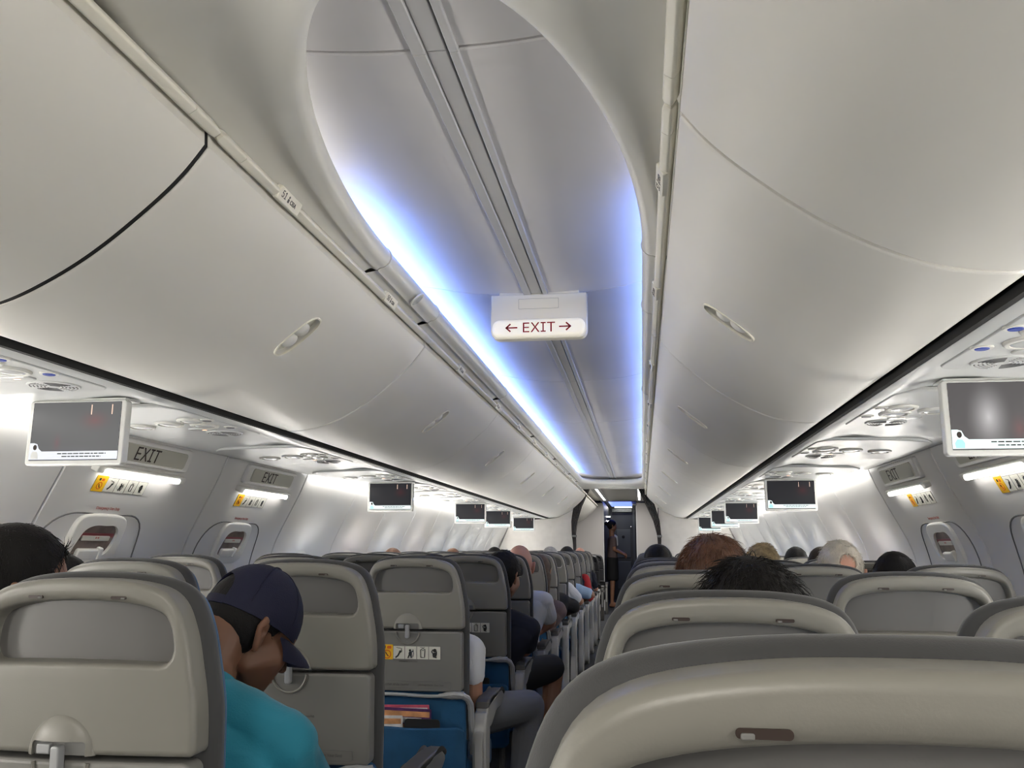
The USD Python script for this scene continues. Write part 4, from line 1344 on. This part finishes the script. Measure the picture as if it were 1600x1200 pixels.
def person(label, sx, ry, hx, hy, top, skin, hair, shirt, pants, yaw=0, pitch=6, roll=0, hs=.95, sleeve='short', group=None, arms=None, knees=None, seed=1, n_strands=0, shorts=False, extra=None, raise_=0., sleeve_k=.72):
    """a seated passenger: sx, ry the seat's middle and row; hx, hy, top the head's place and the height of its crown"""
    R = head_frame(yaw, pitch, roll)
    hc = np.array([hx, hy, top - .128 * hs])
    t = thing('person', label, 'person', group=group)
    nk = hc + R @ np.array([0, -.035, -.085]) * hs
    mid = np.array([.62 * hx + .38 * sx, ry + .21 + .45 * (hy - ry - .24), hc[2] - .205])
    hips = np.array([sx, ry + .235, .545])
    W = .165
    ax = hx - sx
    tilt = np.array([1., 0, -np.clip((hx - sx) * .8, -.3, .3)]); tilt /= np.linalg.norm(tilt)
    sh = {s: mid + tilt * s * W + [0, .01, -.03 + raise_] for s in (-1, 1)}
    A = {s: (np.array([sh[s][0] + s * .045, sh[s][1] + .03, .70]), np.array([sx + s * .13, ry + .42, .665])) for s in (-1, 1)}
    if arms:
        for s, (e, w) in arms.items():
            A[s] = (np.array(e, float), np.array(w, float))
    K = {s: (np.array([sx + s * .095, ry + .62, .55]), np.array([sx + s * .10, ry + .60, .12])) for s in (-1, 1)}
    if knees:
        for s, (a, b) in knees.items():
            K[s] = (np.array(a, float), np.array(b, float))
    torso = [Manifold.batch_hull([ell(hips + [0, 0, .0], (.155, .10, .09)), ell((hips + mid) / 2 + [0, -.01, .0], (.145, .10, .12))]),
             Manifold.batch_hull([ell((hips + mid) / 2 + [0, -.01, .0], (.145, .10, .12)), ball(sh[-1] + [.04, 0, -.03], .065), ball(sh[1] + [-.04, 0, -.03], .065), ball(mid + [0, .02, -.10], .10)]),
             Manifold.batch_hull([ball(sh[-1], .052), ball(sh[1], .052), ball(mid + [0, 0, .03], .055)])]
    neck = [bone(mid + [0, .0, .0], .060, nk, .050)]
    limbs, sleeves, trous = [], [], []
    for s in (-1, 1):
        e, w = A[s]
        limbs += [bone(sh[s], .050, e, .040), bone(e, .040, w, .027)]
        half = sh[s] + (e - sh[s]) * sleeve_k
        sleeves.append(bone(sh[s], .060, half, .056))
        if sleeve == 'long':
            sleeves += [bone(sh[s], .060, e, .050), bone(e, .050, e + (w - e) * .88, .038)]
        kn, an = K[s]
        hip = hips + [s * .085, .02, 0]
        limbs += [bone(hip, .085, kn, .058), bone(kn, .056, an, .036), hull((an + [0, -.03, -.05], .034), (an + [0, .13, -.075], .026), (an, .034))]
        if shorts:
            trous += [bone(hip, .095, kn + (hip - kn) * .06, .074)]
        else:
            trous += [bone(hip, .094, kn, .067), bone(kn, .067, an + [0, 0, .02], .048)]
        f = w - e
        limbs.append(hand_solid(w, f, np.array([0, .15, -1.]) if abs(f[2]) < .9 * np.linalg.norm(f) else np.array([-s, 0, 0.]), -s, .55))
    head = man_head(R, hc, hs)
    body = union([head] + torso + neck + limbs)
    b = soften(body, .022, 3)
    bp = obj('body', b, skin, t, smooth=True)
    for s in (-1, 1):
        obj('eye', put_head(ellipsoid((s * .031, .0815, .012), (.0115, .0115, .0115), 2), R, hc, hs), 'eye_white', bp)
    obj('lips', put_head(cat(ellipsoid((0, .0915, -.051), (.020, .005, .004), 2), ellipsoid((0, .0915, -.059), (.017, .005, .0045), 2)), R, hc, hs), 'lip', bp)
    shirt_m = union([m for m in [soft for soft in [Manifold.batch_hull([ell(hips + [0, 0, .04], (.168, .113, .09)), ell((hips + mid) / 2 + [0, -.01, 0], (.158, .112, .125))]),
                     Manifold.batch_hull([ell((hips + mid) / 2 + [0, -.01, 0], (.158, .112, .125)), ball(sh[-1] + [.04, 0, -.03], .078), ball(sh[1] + [-.04, 0, -.03], .078), ball(mid + [0, .02, -.10], .113)]),
                     Manifold.batch_hull([ball(sh[-1], .063), ball(sh[1], .063), ball(mid + [0, -.005, .012], .066)])]]] + sleeves)
    sm = soften(shirt_m, .022, 4)
    q = sm.vertices
    w_ = meshkit.fbm(q * [16, 16, 9] + seed * 3.7, 3, seed) - .5
    sm = trimesh.Trimesh(q + sm.vertex_normals * (w_ * .018)[:, None], sm.faces, process=False)
    obj('shirt', sm, shirt, t, smooth=True)
    obj('trousers' if not shorts else 'shorts', soften(union(trous + [ell(hips + [0, .0, -.01], (.168, .118, .085))]), .03, 3), pants, t, smooth=True)
    for s in (-1, 1):
        an = K[s][1]
        obj('shoe', soften(hull((an + [0, -.03, -.055], .040), (an + [0, .14, -.085], .030), (an + [0, 0, -.01], .042)), .03, 2), 'shoe', t, smooth=True)
    if hair:
        st, hm = hair
        h, strd = hair_mesh(st, seed, n_strands)
        hp = obj('hair', put_head(h, R, hc, hs), hm, t, smooth=True)
        if strd is not None:
            obj('hair_strands', put_head(strd, R, hc, hs), hm, hp, smooth=False, kind='stuff')
    if extra:
        extra(t, R, hc, hs, mid, sh)
    return t


Lx, Mx, Wx = -.48, -.96, -1.42
R_ = ROWS
# left of the aisle, from the camera forwards
person('person with short black hair, at the left picture edge, head turned to the right', -.93, R_[1] + .05, -.80, 1.50, 1.232, 'skin_tan', ('short', 'hair_black'), 'cloth_navy', 'cloth_black', yaw=42, pitch=4, hs=1.0, seed=3, n_strands=2600)
person('person of whom only the top of dark hair shows, by the nearer left exit window', Wx, R_[2], -1.36, 2.42, 1.168, 'skin_tan', ('short', 'hair_black'), 'cloth_grey', 'cloth_black', yaw=5, seed=4, n_strands=600)


def polo_stripe(color):
    def f(t, R, hc, hs, mid, sh):
        e = sh[1]
        obj('sleeve_panel', soften(bone(e + [.012, .0, .02], .060, e + [.045, .02, -.16], .064), .03, 3), color, t, smooth=True)
    return f


person('person in a white T-shirt, bare arm showing past the aisle seat with the yellow placard', Lx, R_[3], -.47, R_[3] + .24, 1.165, 'skin_tan', ('short', 'hair_dark'), 'cloth_white', 'cloth_grey', pitch=20, seed=5, sleeve_k=.40,
       arms={1: ((-.295, R_[3] + .22, .60), (-.42, R_[3] + .40, .62))}, knees={1: ((-.135, R_[3] + .70, .53), (-.17, R_[3] + .62, .12))})
person('black-haired person in a navy shirt and black shorts leaning into the aisle, bare knee showing', Lx + .05, R_[4], -.345, R_[4] + .25, 1.172, 'skin_tan', ('curly', 'hair_black'), 'cloth_navy', 'cloth_black', yaw=20, pitch=12, seed=6, n_strands=1200, shorts=True,
       arms={1: ((-.235, R_[4] + .26, .70), (-.33, R_[4] + .45, .66))}, knees={1: ((-.13, R_[4] + .68, .56), (-.17, R_[4] + .60, .12))})
person('bald person in a white T-shirt leaning into the aisle, in front of the black-haired one', Lx + .05, R_[5], -.385, R_[5] + .24, 1.218, 'skin_pink', None, 'cloth_white', 'cloth_black', yaw=-6, pitch=6, seed=7, hs=1.05, raise_=.04,
       arms={1: ((-.205, R_[5] + .30, .76), (-.32, R_[5] + .48, .67))})
person('person with brown hair and a mauve sleeve, half hidden past the bald one', Lx + .04, R_[6], -.36, R_[6] + .25, 1.145, 'skin_tan', ('long', 'hair_brown'), 'cloth_mauve', 'cloth_grey', pitch=8, seed=8, n_strands=500,
       arms={1: ((-.22, R_[6] + .30, .76), (-.32, R_[6] + .45, .67))}, sleeve='long')
person('dark-skinned person in a black top, arm over the aisle armrest, papers at the lap', Lx + .06, R_[7], -.42, R_[7] + .25, 1.14, 'skin_dark', ('crop', 'hair_black'), 'cloth_black', 'cloth_black', pitch=18, seed=9,
       arms={1: ((-.17, R_[7] + .28, .74), (-.30, R_[7] + .45, .67))})
person('grey-haired person in a pale shirt, crown above the seats left of the aisle', Lx, R_[8], -.455, R_[8] + .25, 1.205, 'skin_tan', ('short', 'hair_grey'), 'cloth_white', 'cloth_grey', seed=10,
       arms={1: ((-.20, R_[8] + .28, .74), (-.30, R_[8] + .45, .67))}, n_strands=300)
person('person in a light blue shirt, tan elbow over the aisle', Lx + .05, R_[9], -.42, R_[9] + .25, 1.15, 'skin_tan', ('short', 'hair_dark'), 'cloth_blue', 'cloth_grey', seed=11,
       arms={1: ((-.15, R_[9] + .26, .76), (-.28, R_[9] + .45, .67))})
person('black-haired person in a navy top with a bright red sleeve on the aisle side', Lx + .06, R_[10], -.45, R_[10] + .25, 1.205, 'skin_tan', ('thick', 'hair_black'), 'cloth_navy', 'cloth_black', seed=12,
       arms={1: ((-.19, R_[10] + .28, .70), (-.30, R_[10] + .45, .67))}, extra=polo_stripe('cloth_red'))
person('bald pink-headed person in the last row left of the aisle', Lx, R_[12], -.43, R_[12] + .25, 1.21, 'skin_pink', None, 'cloth_navy', 'cloth_black', seed=13)
person('brown bald head just above the seats on the far left, nearer of two such', Wx, R_[6], -1.42, R_[6] + .24, 1.20, 'skin_brown', None, 'cloth_navy', 'cloth_black', yaw=10, seed=14)
person('brown bald head just above the seats on the left, farther of two such', Wx, R_[8], -1.345, R_[8] + .24, 1.20, 'skin_brown', None, 'cloth_black', 'cloth_black', yaw=10, seed=15)
person('dark-haired person in the middle seat beside the farther brown bald head on the left', Mx, R_[8], -.96, R_[8] + .24, 1.20, 'skin_tan', ('short', 'hair_black'), 'cloth_navy', 'cloth_black', seed=16, n_strands=200)
# right of the aisle
person('person with tousled black hair just above the second large seat back on the right', .50, R_[1], .535, 1.50, 1.170, 'skin_tan', ('thick', 'hair_black'), 'cloth_navy', 'cloth_black', pitch=4, seed=21, n_strands=4200, hs=1.0)
person('person with thick auburn hair behind the black-haired one right of the aisle', .50, R_[2], .548, 2.35, 1.220, 'skin_pink', ('thick', 'hair_auburn'), 'cloth_navy', 'cloth_grey', yaw=20, pitch=6, seed=22, n_strands=4200, hs=1.0)
person('person with spiky blond hair on the right, between auburn and dark heads', .95, R_[4], .946, R_[4] + .22, 1.218, 'skin_pink', ('spiky', 'hair_blond'), 'cloth_grey', 'cloth_grey', seed=23, n_strands=1800)
person('white-haired person with a pink bald spot, right of the aisle', 1.0, R_[3], 1.09, R_[3] + .23, 1.226, 'skin_pink', ('fringe', 'hair_white'), 'cloth_white', 'cloth_grey', yaw=6, pitch=4, seed=24, n_strands=3000, hs=1.0)
person('person of whom dark hair shows above the seat below the farther right exit window', 1.43, R_[3], 1.285, R_[3] + .24, 1.184, 'skin_tan', ('short', 'hair_black'), 'cloth_black', 'cloth_black', seed=25, n_strands=600)
person('person with black hair at the window on the right, left of the dark grey one', 1.42, R_[6], 1.39, R_[6] + .24, 1.208, 'skin_tan', ('short', 'hair_black'), 'cloth_navy', 'cloth_black', seed=26, n_strands=400)
person('person with dark greyish hair on the right, next to the white-haired head', 1.42, R_[5], 1.40, R_[5] + .24, 1.206, 'skin_tan', ('short', 'hair_dark'), 'cloth_grey', 'cloth_black', seed=27, n_strands=400)


def headband(t, R, hc, hs, mid, sh):
    arc = [(0.088 * math.cos(a), -.012, .040 + .098 * math.sin(a)) for a in np.linspace(-.25, math.pi + .25, 24)]
    h = obj('headphones', put_head(tube(arc, .006, 8), R, hc, hs), 'cloth_grey', t, label='grey headphones over the crown')
    for s in (-1, 1):
        obj('ear_cup', put_head(slab(oval(-.012, .0, .032, .036, 18), s * .078, s * .100, 0, .006, axes='yzx') if s > 0 else flipx(slab(oval(-.012, .0, .032, .036, 18), .078, .100, 0, .006, axes='yzx')), R, hc, hs), 'cloth_grey', h)


person('person with black hair and a grey headband of headphones, right beside the curtain gap', .47, R_[5], .455, R_[5] + .23, 1.214, 'skin_tan', ('short', 'hair_black'), 'cloth_navy', 'cloth_black', seed=28, n_strands=600, extra=headband)

# ------------------------------------------------------------------ the man in the navy cap
def capman():
    t = thing('person', 'man in a navy baseball cap and teal shirt, head bowed, leaning into the aisle', 'person')
    R = head_frame(40, 30, 4)
    hs = .93
    hc = np.array([-.405, 1.65, 1.030])
    nk = hc + R @ np.array([0, -.04, -.085])
    mid = np.array([-.435, 1.51, .89])
    hips = np.array([-.49, R_[1] + .25, .545])
    sh = {-1: np.array([-.585, 1.49, .86]), 1: np.array([-.272, 1.525, .858])}
    A = {-1: (np.array([-.63, 1.66, .66]), np.array([-.50, 1.82, .64])), 1: (np.array([-.235, 1.66, .64]), np.array([-.38, 1.84, .64]))}
    K = {s: (np.array([-.49 + s * .095, R_[1] + .62, .55]), np.array([-.49 + s * .10, R_[1] + .60, .12])) for s in (-1, 1)}
    limbs, trous, sleeves = [], [], []
    for s in (-1, 1):
        e, w = A[s]
        limbs += [bone(sh[s], .050, e, .041), bone(e, .041, w, .027), hand_solid(w, w - e, np.array([s * .6, .0, -.8]), -s, .8)]
        sleeves.append(bone(sh[s], .064, sh[s] + (e - sh[s]) * .95, .062))
        kn, an = K[s]
        hip = hips + [s * .085, .02, 0]
        limbs += [bone(hip, .085, kn, .058), bone(kn, .056, an, .036), hull((an + [0, -.03, -.05], .034), (an + [0, .13, -.075], .026), (an, .034))]
        trous += [bone(hip, .094, kn, .067), bone(kn, .067, an + [0, 0, .02], .048)]
    chest = (hips + mid) / 2 + [0, -.015, .02]

    def trunk(g):
        return [Manifold.batch_hull([ell(hips + [0, 0, .02], (.155 + g, .10 + g, .09)), ell(chest, (.150 + g, .105 + g, .12))]),
                Manifold.batch_hull([ell(chest, (.150 + g, .105 + g, .12)), ball(sh[-1] + [.04, 0, -.03], .066 + g), ball(sh[1] + [-.04, 0, -.03], .066 + g), ball(mid + [.01, -.02, -.06], .095 + g), ball(mid + [.01, .03, -.12], .09 + g)]),
                Manifold.batch_hull([ball(sh[-1], .052 + g), ball(sh[1], .052 + g), ball(mid + [.005, .0, .035], .050 + g)])]
    body = union([man_head(R, hc, hs), bone(mid + [.005, .01, .02], .060, nk, .053), bone(nk, .055, hc + R @ np.array([0, -.045, -.02]), .058)] + trunk(0) + limbs)
    b = soften(body, .012, 4)
    bp = obj('body', b, 'skin_brown', t, smooth=True)
    for s in (-1, 1):
        obj('eye', put_head(ellipsoid((s * .031, .0815, .012), (.0115, .0115, .0115), 2), R, hc, hs), 'eye_white', bp)
    obj('lips', put_head(cat(ellipsoid((0, .0915, -.051), (.020, .005, .004), 2), ellipsoid((0, .0915, -.059), (.017, .005, .0045), 2)), R, hc, hs), 'lip', bp)
    sm = soften(union(trunk(.013) + sleeves), .013, 5)
    q = sm.vertices
    fold = meshkit.fbm(q * [14, 14, 8] + 5, 3, 5) - .5
    crease = np.sin((q[:, 2] * 1.0 + q[:, 0] * .9 + q[:, 1] * .3) * 75 + 3 * meshkit.noise(q * 9, 3)) * np.exp(-(((q[:, 0] + .30) / .07) ** 2 + ((q[:, 2] - .80) / .09) ** 2))
    yoke = np.exp(-((q[:, 2] - .835 + .05 * np.abs(q[:, 0] + .42)) / .004) ** 2) * (q[:, 1] < 1.50)
    sm = trimesh.Trimesh(q + sm.vertex_normals * (fold * .020 + crease * .0035 - yoke * .002)[:, None], sm.faces, process=False)
    st = obj('shirt', sm, 'cloth_teal', t, smooth=True)
    # collar: a stand-up band round the neck
    ring = []
    ax = nk - mid; ax /= np.linalg.norm(ax)
    u = np.cross(ax, [0, 1, 0]); u /= np.linalg.norm(u); w = np.cross(ax, u)
    lo, hi = [], []
    for a in np.linspace(0, 2 * math.pi, 40, endpoint=False):
        d = math.cos(a) * u + math.sin(a) * w
        lo.append(mid + [.005, .0, .030] + d * .079); hi.append(mid + [.005, .004, .030] + ax * .040 + d * .068)
    lo, hi = np.array(lo), np.array(hi)
    c0 = mid + [.005, .0, .03]
    inn = lambda P, k: P - (P - (c0 + ax * ((P - c0) @ ax)[:, None])) * k
    loops = [lo, hi, inn(hi, .07), inn(lo, .07)]
    v = np.vstack(loops); f = []
    for k in range(4):
        for i in range(40):
            a, b2 = k * 40 + i, k * 40 + (i + 1) % 40
            c2, d2 = ((k + 1) % 4) * 40 + (i + 1) % 40, ((k + 1) % 4) * 40 + i
            f += [[a, b2, c2], [a, c2, d2]]
    cm = tm(v, f)
    if cm.volume < 0:
        cm.invert()
    obj('collar', cm, 'cloth_teal', st, smooth=50)
    obj('trousers', soften(union(trous + [ell(hips + [0, .0, -.01], (.168, .118, .085))]), .03, 3), 'cloth_black', t, smooth=True)
    for s in (-1, 1):
        an = K[s][1]
        obj('shoe', soften(hull((an + [0, -.03, -.055], .040), (an + [0, .14, -.085], .030), (an + [0, 0, -.01], .042)), .03, 2), 'shoe', t, smooth=True)
    h, strd = hair_mesh('crop', 31, 2600)
    hp = obj('hair', put_head(h, R, hc, hs), 'hair_black', t, smooth=True)
    obj('hair_strands', put_head(strd, R, hc, hs), 'hair_black', hp, smooth=False, kind='stuff')
    # the cap: crown with a back opening and strap, visor, button
    outer = ell((0, -.008, .038), (.088, .108, .112), 48)
    inner = ell((0, -.008, .036), (.0845, .1045, .1085), 48)
    shell_ = (outer - inner).trim_by_plane((0, .0, 1), .022)
    arch = Manifold.batch_hull([ell((0, -.11, .055), (.042, .06, .038), 24), ell((0, -.11, .035), (.042, .06, .02), 24)])
    shell_ = shell_ - arch
    m = tri(shell_.refine_to_length(.012))
    cp = thing('cap', 'navy baseball cap with an open strap at the back', parent=t)
    obj('crown', put_head(m, R, hc, hs), 'cap_navy', cp, smooth=40)
    a = np.linspace(-math.pi * .5 - .48, -math.pi * .5 + .48, 14)
    strap = [np.stack([.0875 * np.cos(a), -.008 + .1075 * np.sin(a), np.full(14, z)], 1) for z in (.020, .038)]
    strap_i = [np.stack([.084 * np.cos(a), -.008 + .104 * np.sin(a), np.full(14, z)], 1) for z in (.020, .038)]
    v = np.vstack([strap[0], strap[1], strap_i[1], strap_i[0]]); f = []
    for k in range(4):
        for i in range(13):
            p, q2 = k * 14 + i, k * 14 + i + 1
            r2, s2 = ((k + 1) % 4) * 14 + i + 1, ((k + 1) % 4) * 14 + i
            f += [[p, q2, r2], [p, r2, s2]]
    mm = tm(v, f)
    if mm.volume < 0:
        mm.invert()
    obj('strap', put_head(mm, R, hc, hs), 'cap_navy', cp, smooth=40)
    # visor: a curved sheet in front
    L = []
    for r, z0 in ((.0, 0.), (.030, -.004), (.058, -.013), (.072, -.021)):
        aa = np.linspace(math.pi * .14, math.pi * .86, 21)
        rx, ry2 = .084 - .004 * r / .07, .098 + r
        x = rx * np.cos(aa)
        y = -.008 + ry2 * np.sin(aa) * (1 if r == 0 else 1)
        z = .024 + z0 + .2 * y * .0 - 6.5 * (x ** 2) * (.35 + r * 6)
        L.append(np.stack([x, y, z + .004], 1))
    n = 21
    top = np.vstack(L)
    v = np.vstack([top, top - [0, 0, .004]])
    f, N = [], len(top)
    for k in range(3):
        for i in range(n - 1):
            p, q2 = k * n + i, k * n + i + 1
            f += [[p, q2, q2 + n], [p, q2 + n, p + n], [N + p, N + q2 + n, N + q2], [N + p, N + p + n, N + q2 + n]]
    edge = [k * n for k in range(4)] + [3 * n + i for i in range(1, n)] + [k * n + n - 1 for k in (2, 1, 0)] + [i for i in range(n - 2, 0, -1)]
    for i in range(len(edge)):
        p, q2 = edge[i], edge[(i + 1) % len(edge)]
        f += [[p, N + p, N + q2], [p, N + q2, q2]]
    vm = trimesh.Trimesh(v, f, process=False)
    trimesh.repair.fix_normals(vm)
    obj('visor', put_head(vm, R, hc, hs), 'cap_navy', cp, smooth=40)
    obj('button', put_head(ellipsoid((0, -.008, .150), (.009, .009, .005), 2), R, hc, hs), 'cap_navy', cp)
    seam = [tube([(.0885 * math.sin(th) * math.cos(az), -.008 + .1085 * math.sin(th) * math.sin(az), .038 + .1125 * math.cos(th)) for th in np.linspace(.08, 1.5, 12)], .0012, 5) for az in np.radians((30, 90, 150, 210, 330))]
    obj('crown_seam', put_head(cat(*seam), R, hc, hs), 'cap_navy', cp)


capman()


# ------------------------------------------------------------------ the flight attendant standing in the galley
def attendant():
    t = thing('person', 'flight attendant standing in the dark galley at the far end of the aisle', 'person')
    x, y = -.26, 18.6
    R, hs = head_frame(70, 14), 1.0
    hc = np.array([x, y, 1.66])
    mid, hips = np.array([x, y - .02, 1.42]), np.array([x, y, .98])
    sh = {s: mid + [s * .03, s * -.16, -.03] for s in (-1, 1)}
    A = {-1: (np.array([x + .06, y + .2, 1.18]), np.array([x + .2, y + .12, 1.12])), 1: (np.array([x + .05, y - .2, 1.18]), np.array([x + .2, y - .10, 1.10]))}
    limbs, sl = [], []
    for s in (-1, 1):
        e, w = A[s]
        limbs += [bone(sh[s], .046, e, .036), bone(e, .036, w, .025), hand_solid(w, w - e, np.array([0, 0, -1.]), s, .6)]
        sl.append(bone(sh[s], .055, sh[s] + (e - sh[s]) * .6, .05))
        hip, kn, an = hips + [0, s * -.085, 0], np.array([x, y - s * .09, .52]), np.array([x - .02, y - s * .09, .09])
        limbs += [bone(hip, .085, kn, .055), bone(kn, .052, an, .034), hull((an + [-.03, 0, -.05], .03), (an + [.13, 0, -.065], .022), (an, .034))]
    body = union([man_head(R, hc, hs), bone(mid, .055, hc + [-.01, 0, -.08], .048), Manifold.batch_hull([ell(hips, (.10, .15, .09)), ball(sh[-1], .06), ball(sh[1], .06)])] + limbs)
    bp = obj('body', soften(body, .02, 3), 'skin_tan', t, smooth=True)
    for s in (-1, 1):
        obj('eye', put_head(ellipsoid((s * .031, .0815, .012), (.0115, .0115, .0115), 2), R, hc, hs), 'eye_white', bp)
    obj('uniform', soften(union([Manifold.batch_hull([ell(hips, (.112, .162, .09)), ball(sh[-1], .07), ball(sh[1], .07)])] + sl), .03, 3), 'cloth_mauve', t, smooth=True)
    obj('skirt', soften(Manifold.batch_hull([ell(hips + [0, 0, .02], (.122, .178, .07)), ell([x, y, .56], (.125, .17, .03))]), .03, 3), 'cloth_black', t, smooth=True)
    obj('scarf', soften(hull((mid + [.09, 0, .02], .03), (mid + [.10, 0, -.14], .03), (mid + [.06, .03, .04], .03)), .02, 2), 'cloth_white', t, smooth=True)
    h, _ = hair_mesh('short', 41, 0)
    obj('hair', put_head(cat(h, ellipsoid((0, -.13, .03), (.04, .04, .04), 2)), R, hc, hs), 'hair_black', t, smooth=True)


attendant()

# ------------------------------------------------------------------ reading matter in the pockets of the two placard rows
mat('mag_pink', (.55, .10, .16), .35, var=.35, vscale=30)
mat('mag_purple', (.09, .035, .12), .35, var=.5, vscale=25)
mat('mag_orange', (.55, .27, .12), .4, var=.4, vscale=20)
mat('mag_white', (.62, .62, .62), .35, var=.15, vscale=30)
mat('mag_green', (.12, .22, .10), .4)


def booklet(name, label, cat_, x, y, z0, z1, w, tilt, colors, group=None):
    """a stapled booklet standing in a pocket: cover, and printed blocks on it"""
    t = thing(name, label, cat_, (x, y, 0), 0, group)
    a = math.radians(tilt)
    P = lambda m: place(m, (0, 0, z0), np.array([math.cos(a), 0, math.sin(a)]), np.array([-math.sin(a), -.07, math.cos(a)]), np.array([0, -1., -.07]))
    h = z1 - z0
    obj('cover', P(slab(rrect(-w / 2, 0, w / 2, h, .003), -.002, .0, axes='xyz')), colors[0], t)
    obj('pages', P(slab(rrect(-w / 2 + .002, 0, w / 2 - .002, h - .002, .002), -.006, -.002, axes='xyz')), 'paper', t)
    for k, c in enumerate(colors[1:]):
        b = h - .010 - k * .022
        obj('cover_print', P(slab(rrect(-w / 2 + .006, b - .019, w / 2 - .006 - .03 * (k % 2), b, .001), .0, .0006, axes='xyz')), c, t)
    return t


for k, n in ((3, 'nearer'), (4, 'farther')):
    sx, y = -.48, R_[k]
    booklet('magazine', f'pink-edged magazine standing at the back of the {n} blue seat pocket', 'magazine', sx - .03, y + .0235, .45, .638, .20, 1.5, ['mag_pink', 'mag_white'])
    booklet('magazine', f'purple magazine with white lines in the {n} blue seat pocket', 'magazine', sx - .025, y + .0155, .45, .628, .195, -1., ['mag_purple', 'mag_orange', 'mag_white', 'mag_orange'])
    booklet('leaflet', f'white safety leaflet in front of the magazines in the {n} seat pocket', 'leaflet', sx - .075, y + .0065, .45, .602, .10, 1.5, ['mag_white', 'mag_orange'])
    t = thing('card', f'plain black card beside the white leaflet in the {n} seat pocket', 'card', (sx + .045, y + .004, 0))
    obj('sheet', place(slab(rrect(-.065, 0, .065, .144, .012), -.001, .002, axes='xyz'), (0, 0, .45), np.array([1., 0, 0]), np.array([0, -.07, 1.]), np.array([0, -1., -.07])), 'black_ink', t)

# a sheet of paper held at the lap of the passenger in black
t = thing('paper_sheet', 'white sheet held at the lap of the passenger in the black top', 'paper', (-.25, R_[7] + .36, .74))
obj('sheet', place(slab(rrect(-.07, -.10, .07, .10, .002), 0, .0015, axes='xyz'), (0, 0, 0), np.array([.9, .0, .43]), np.array([0, 1., 0]), np.array([-.43, 0, .9])), 'paper', t)
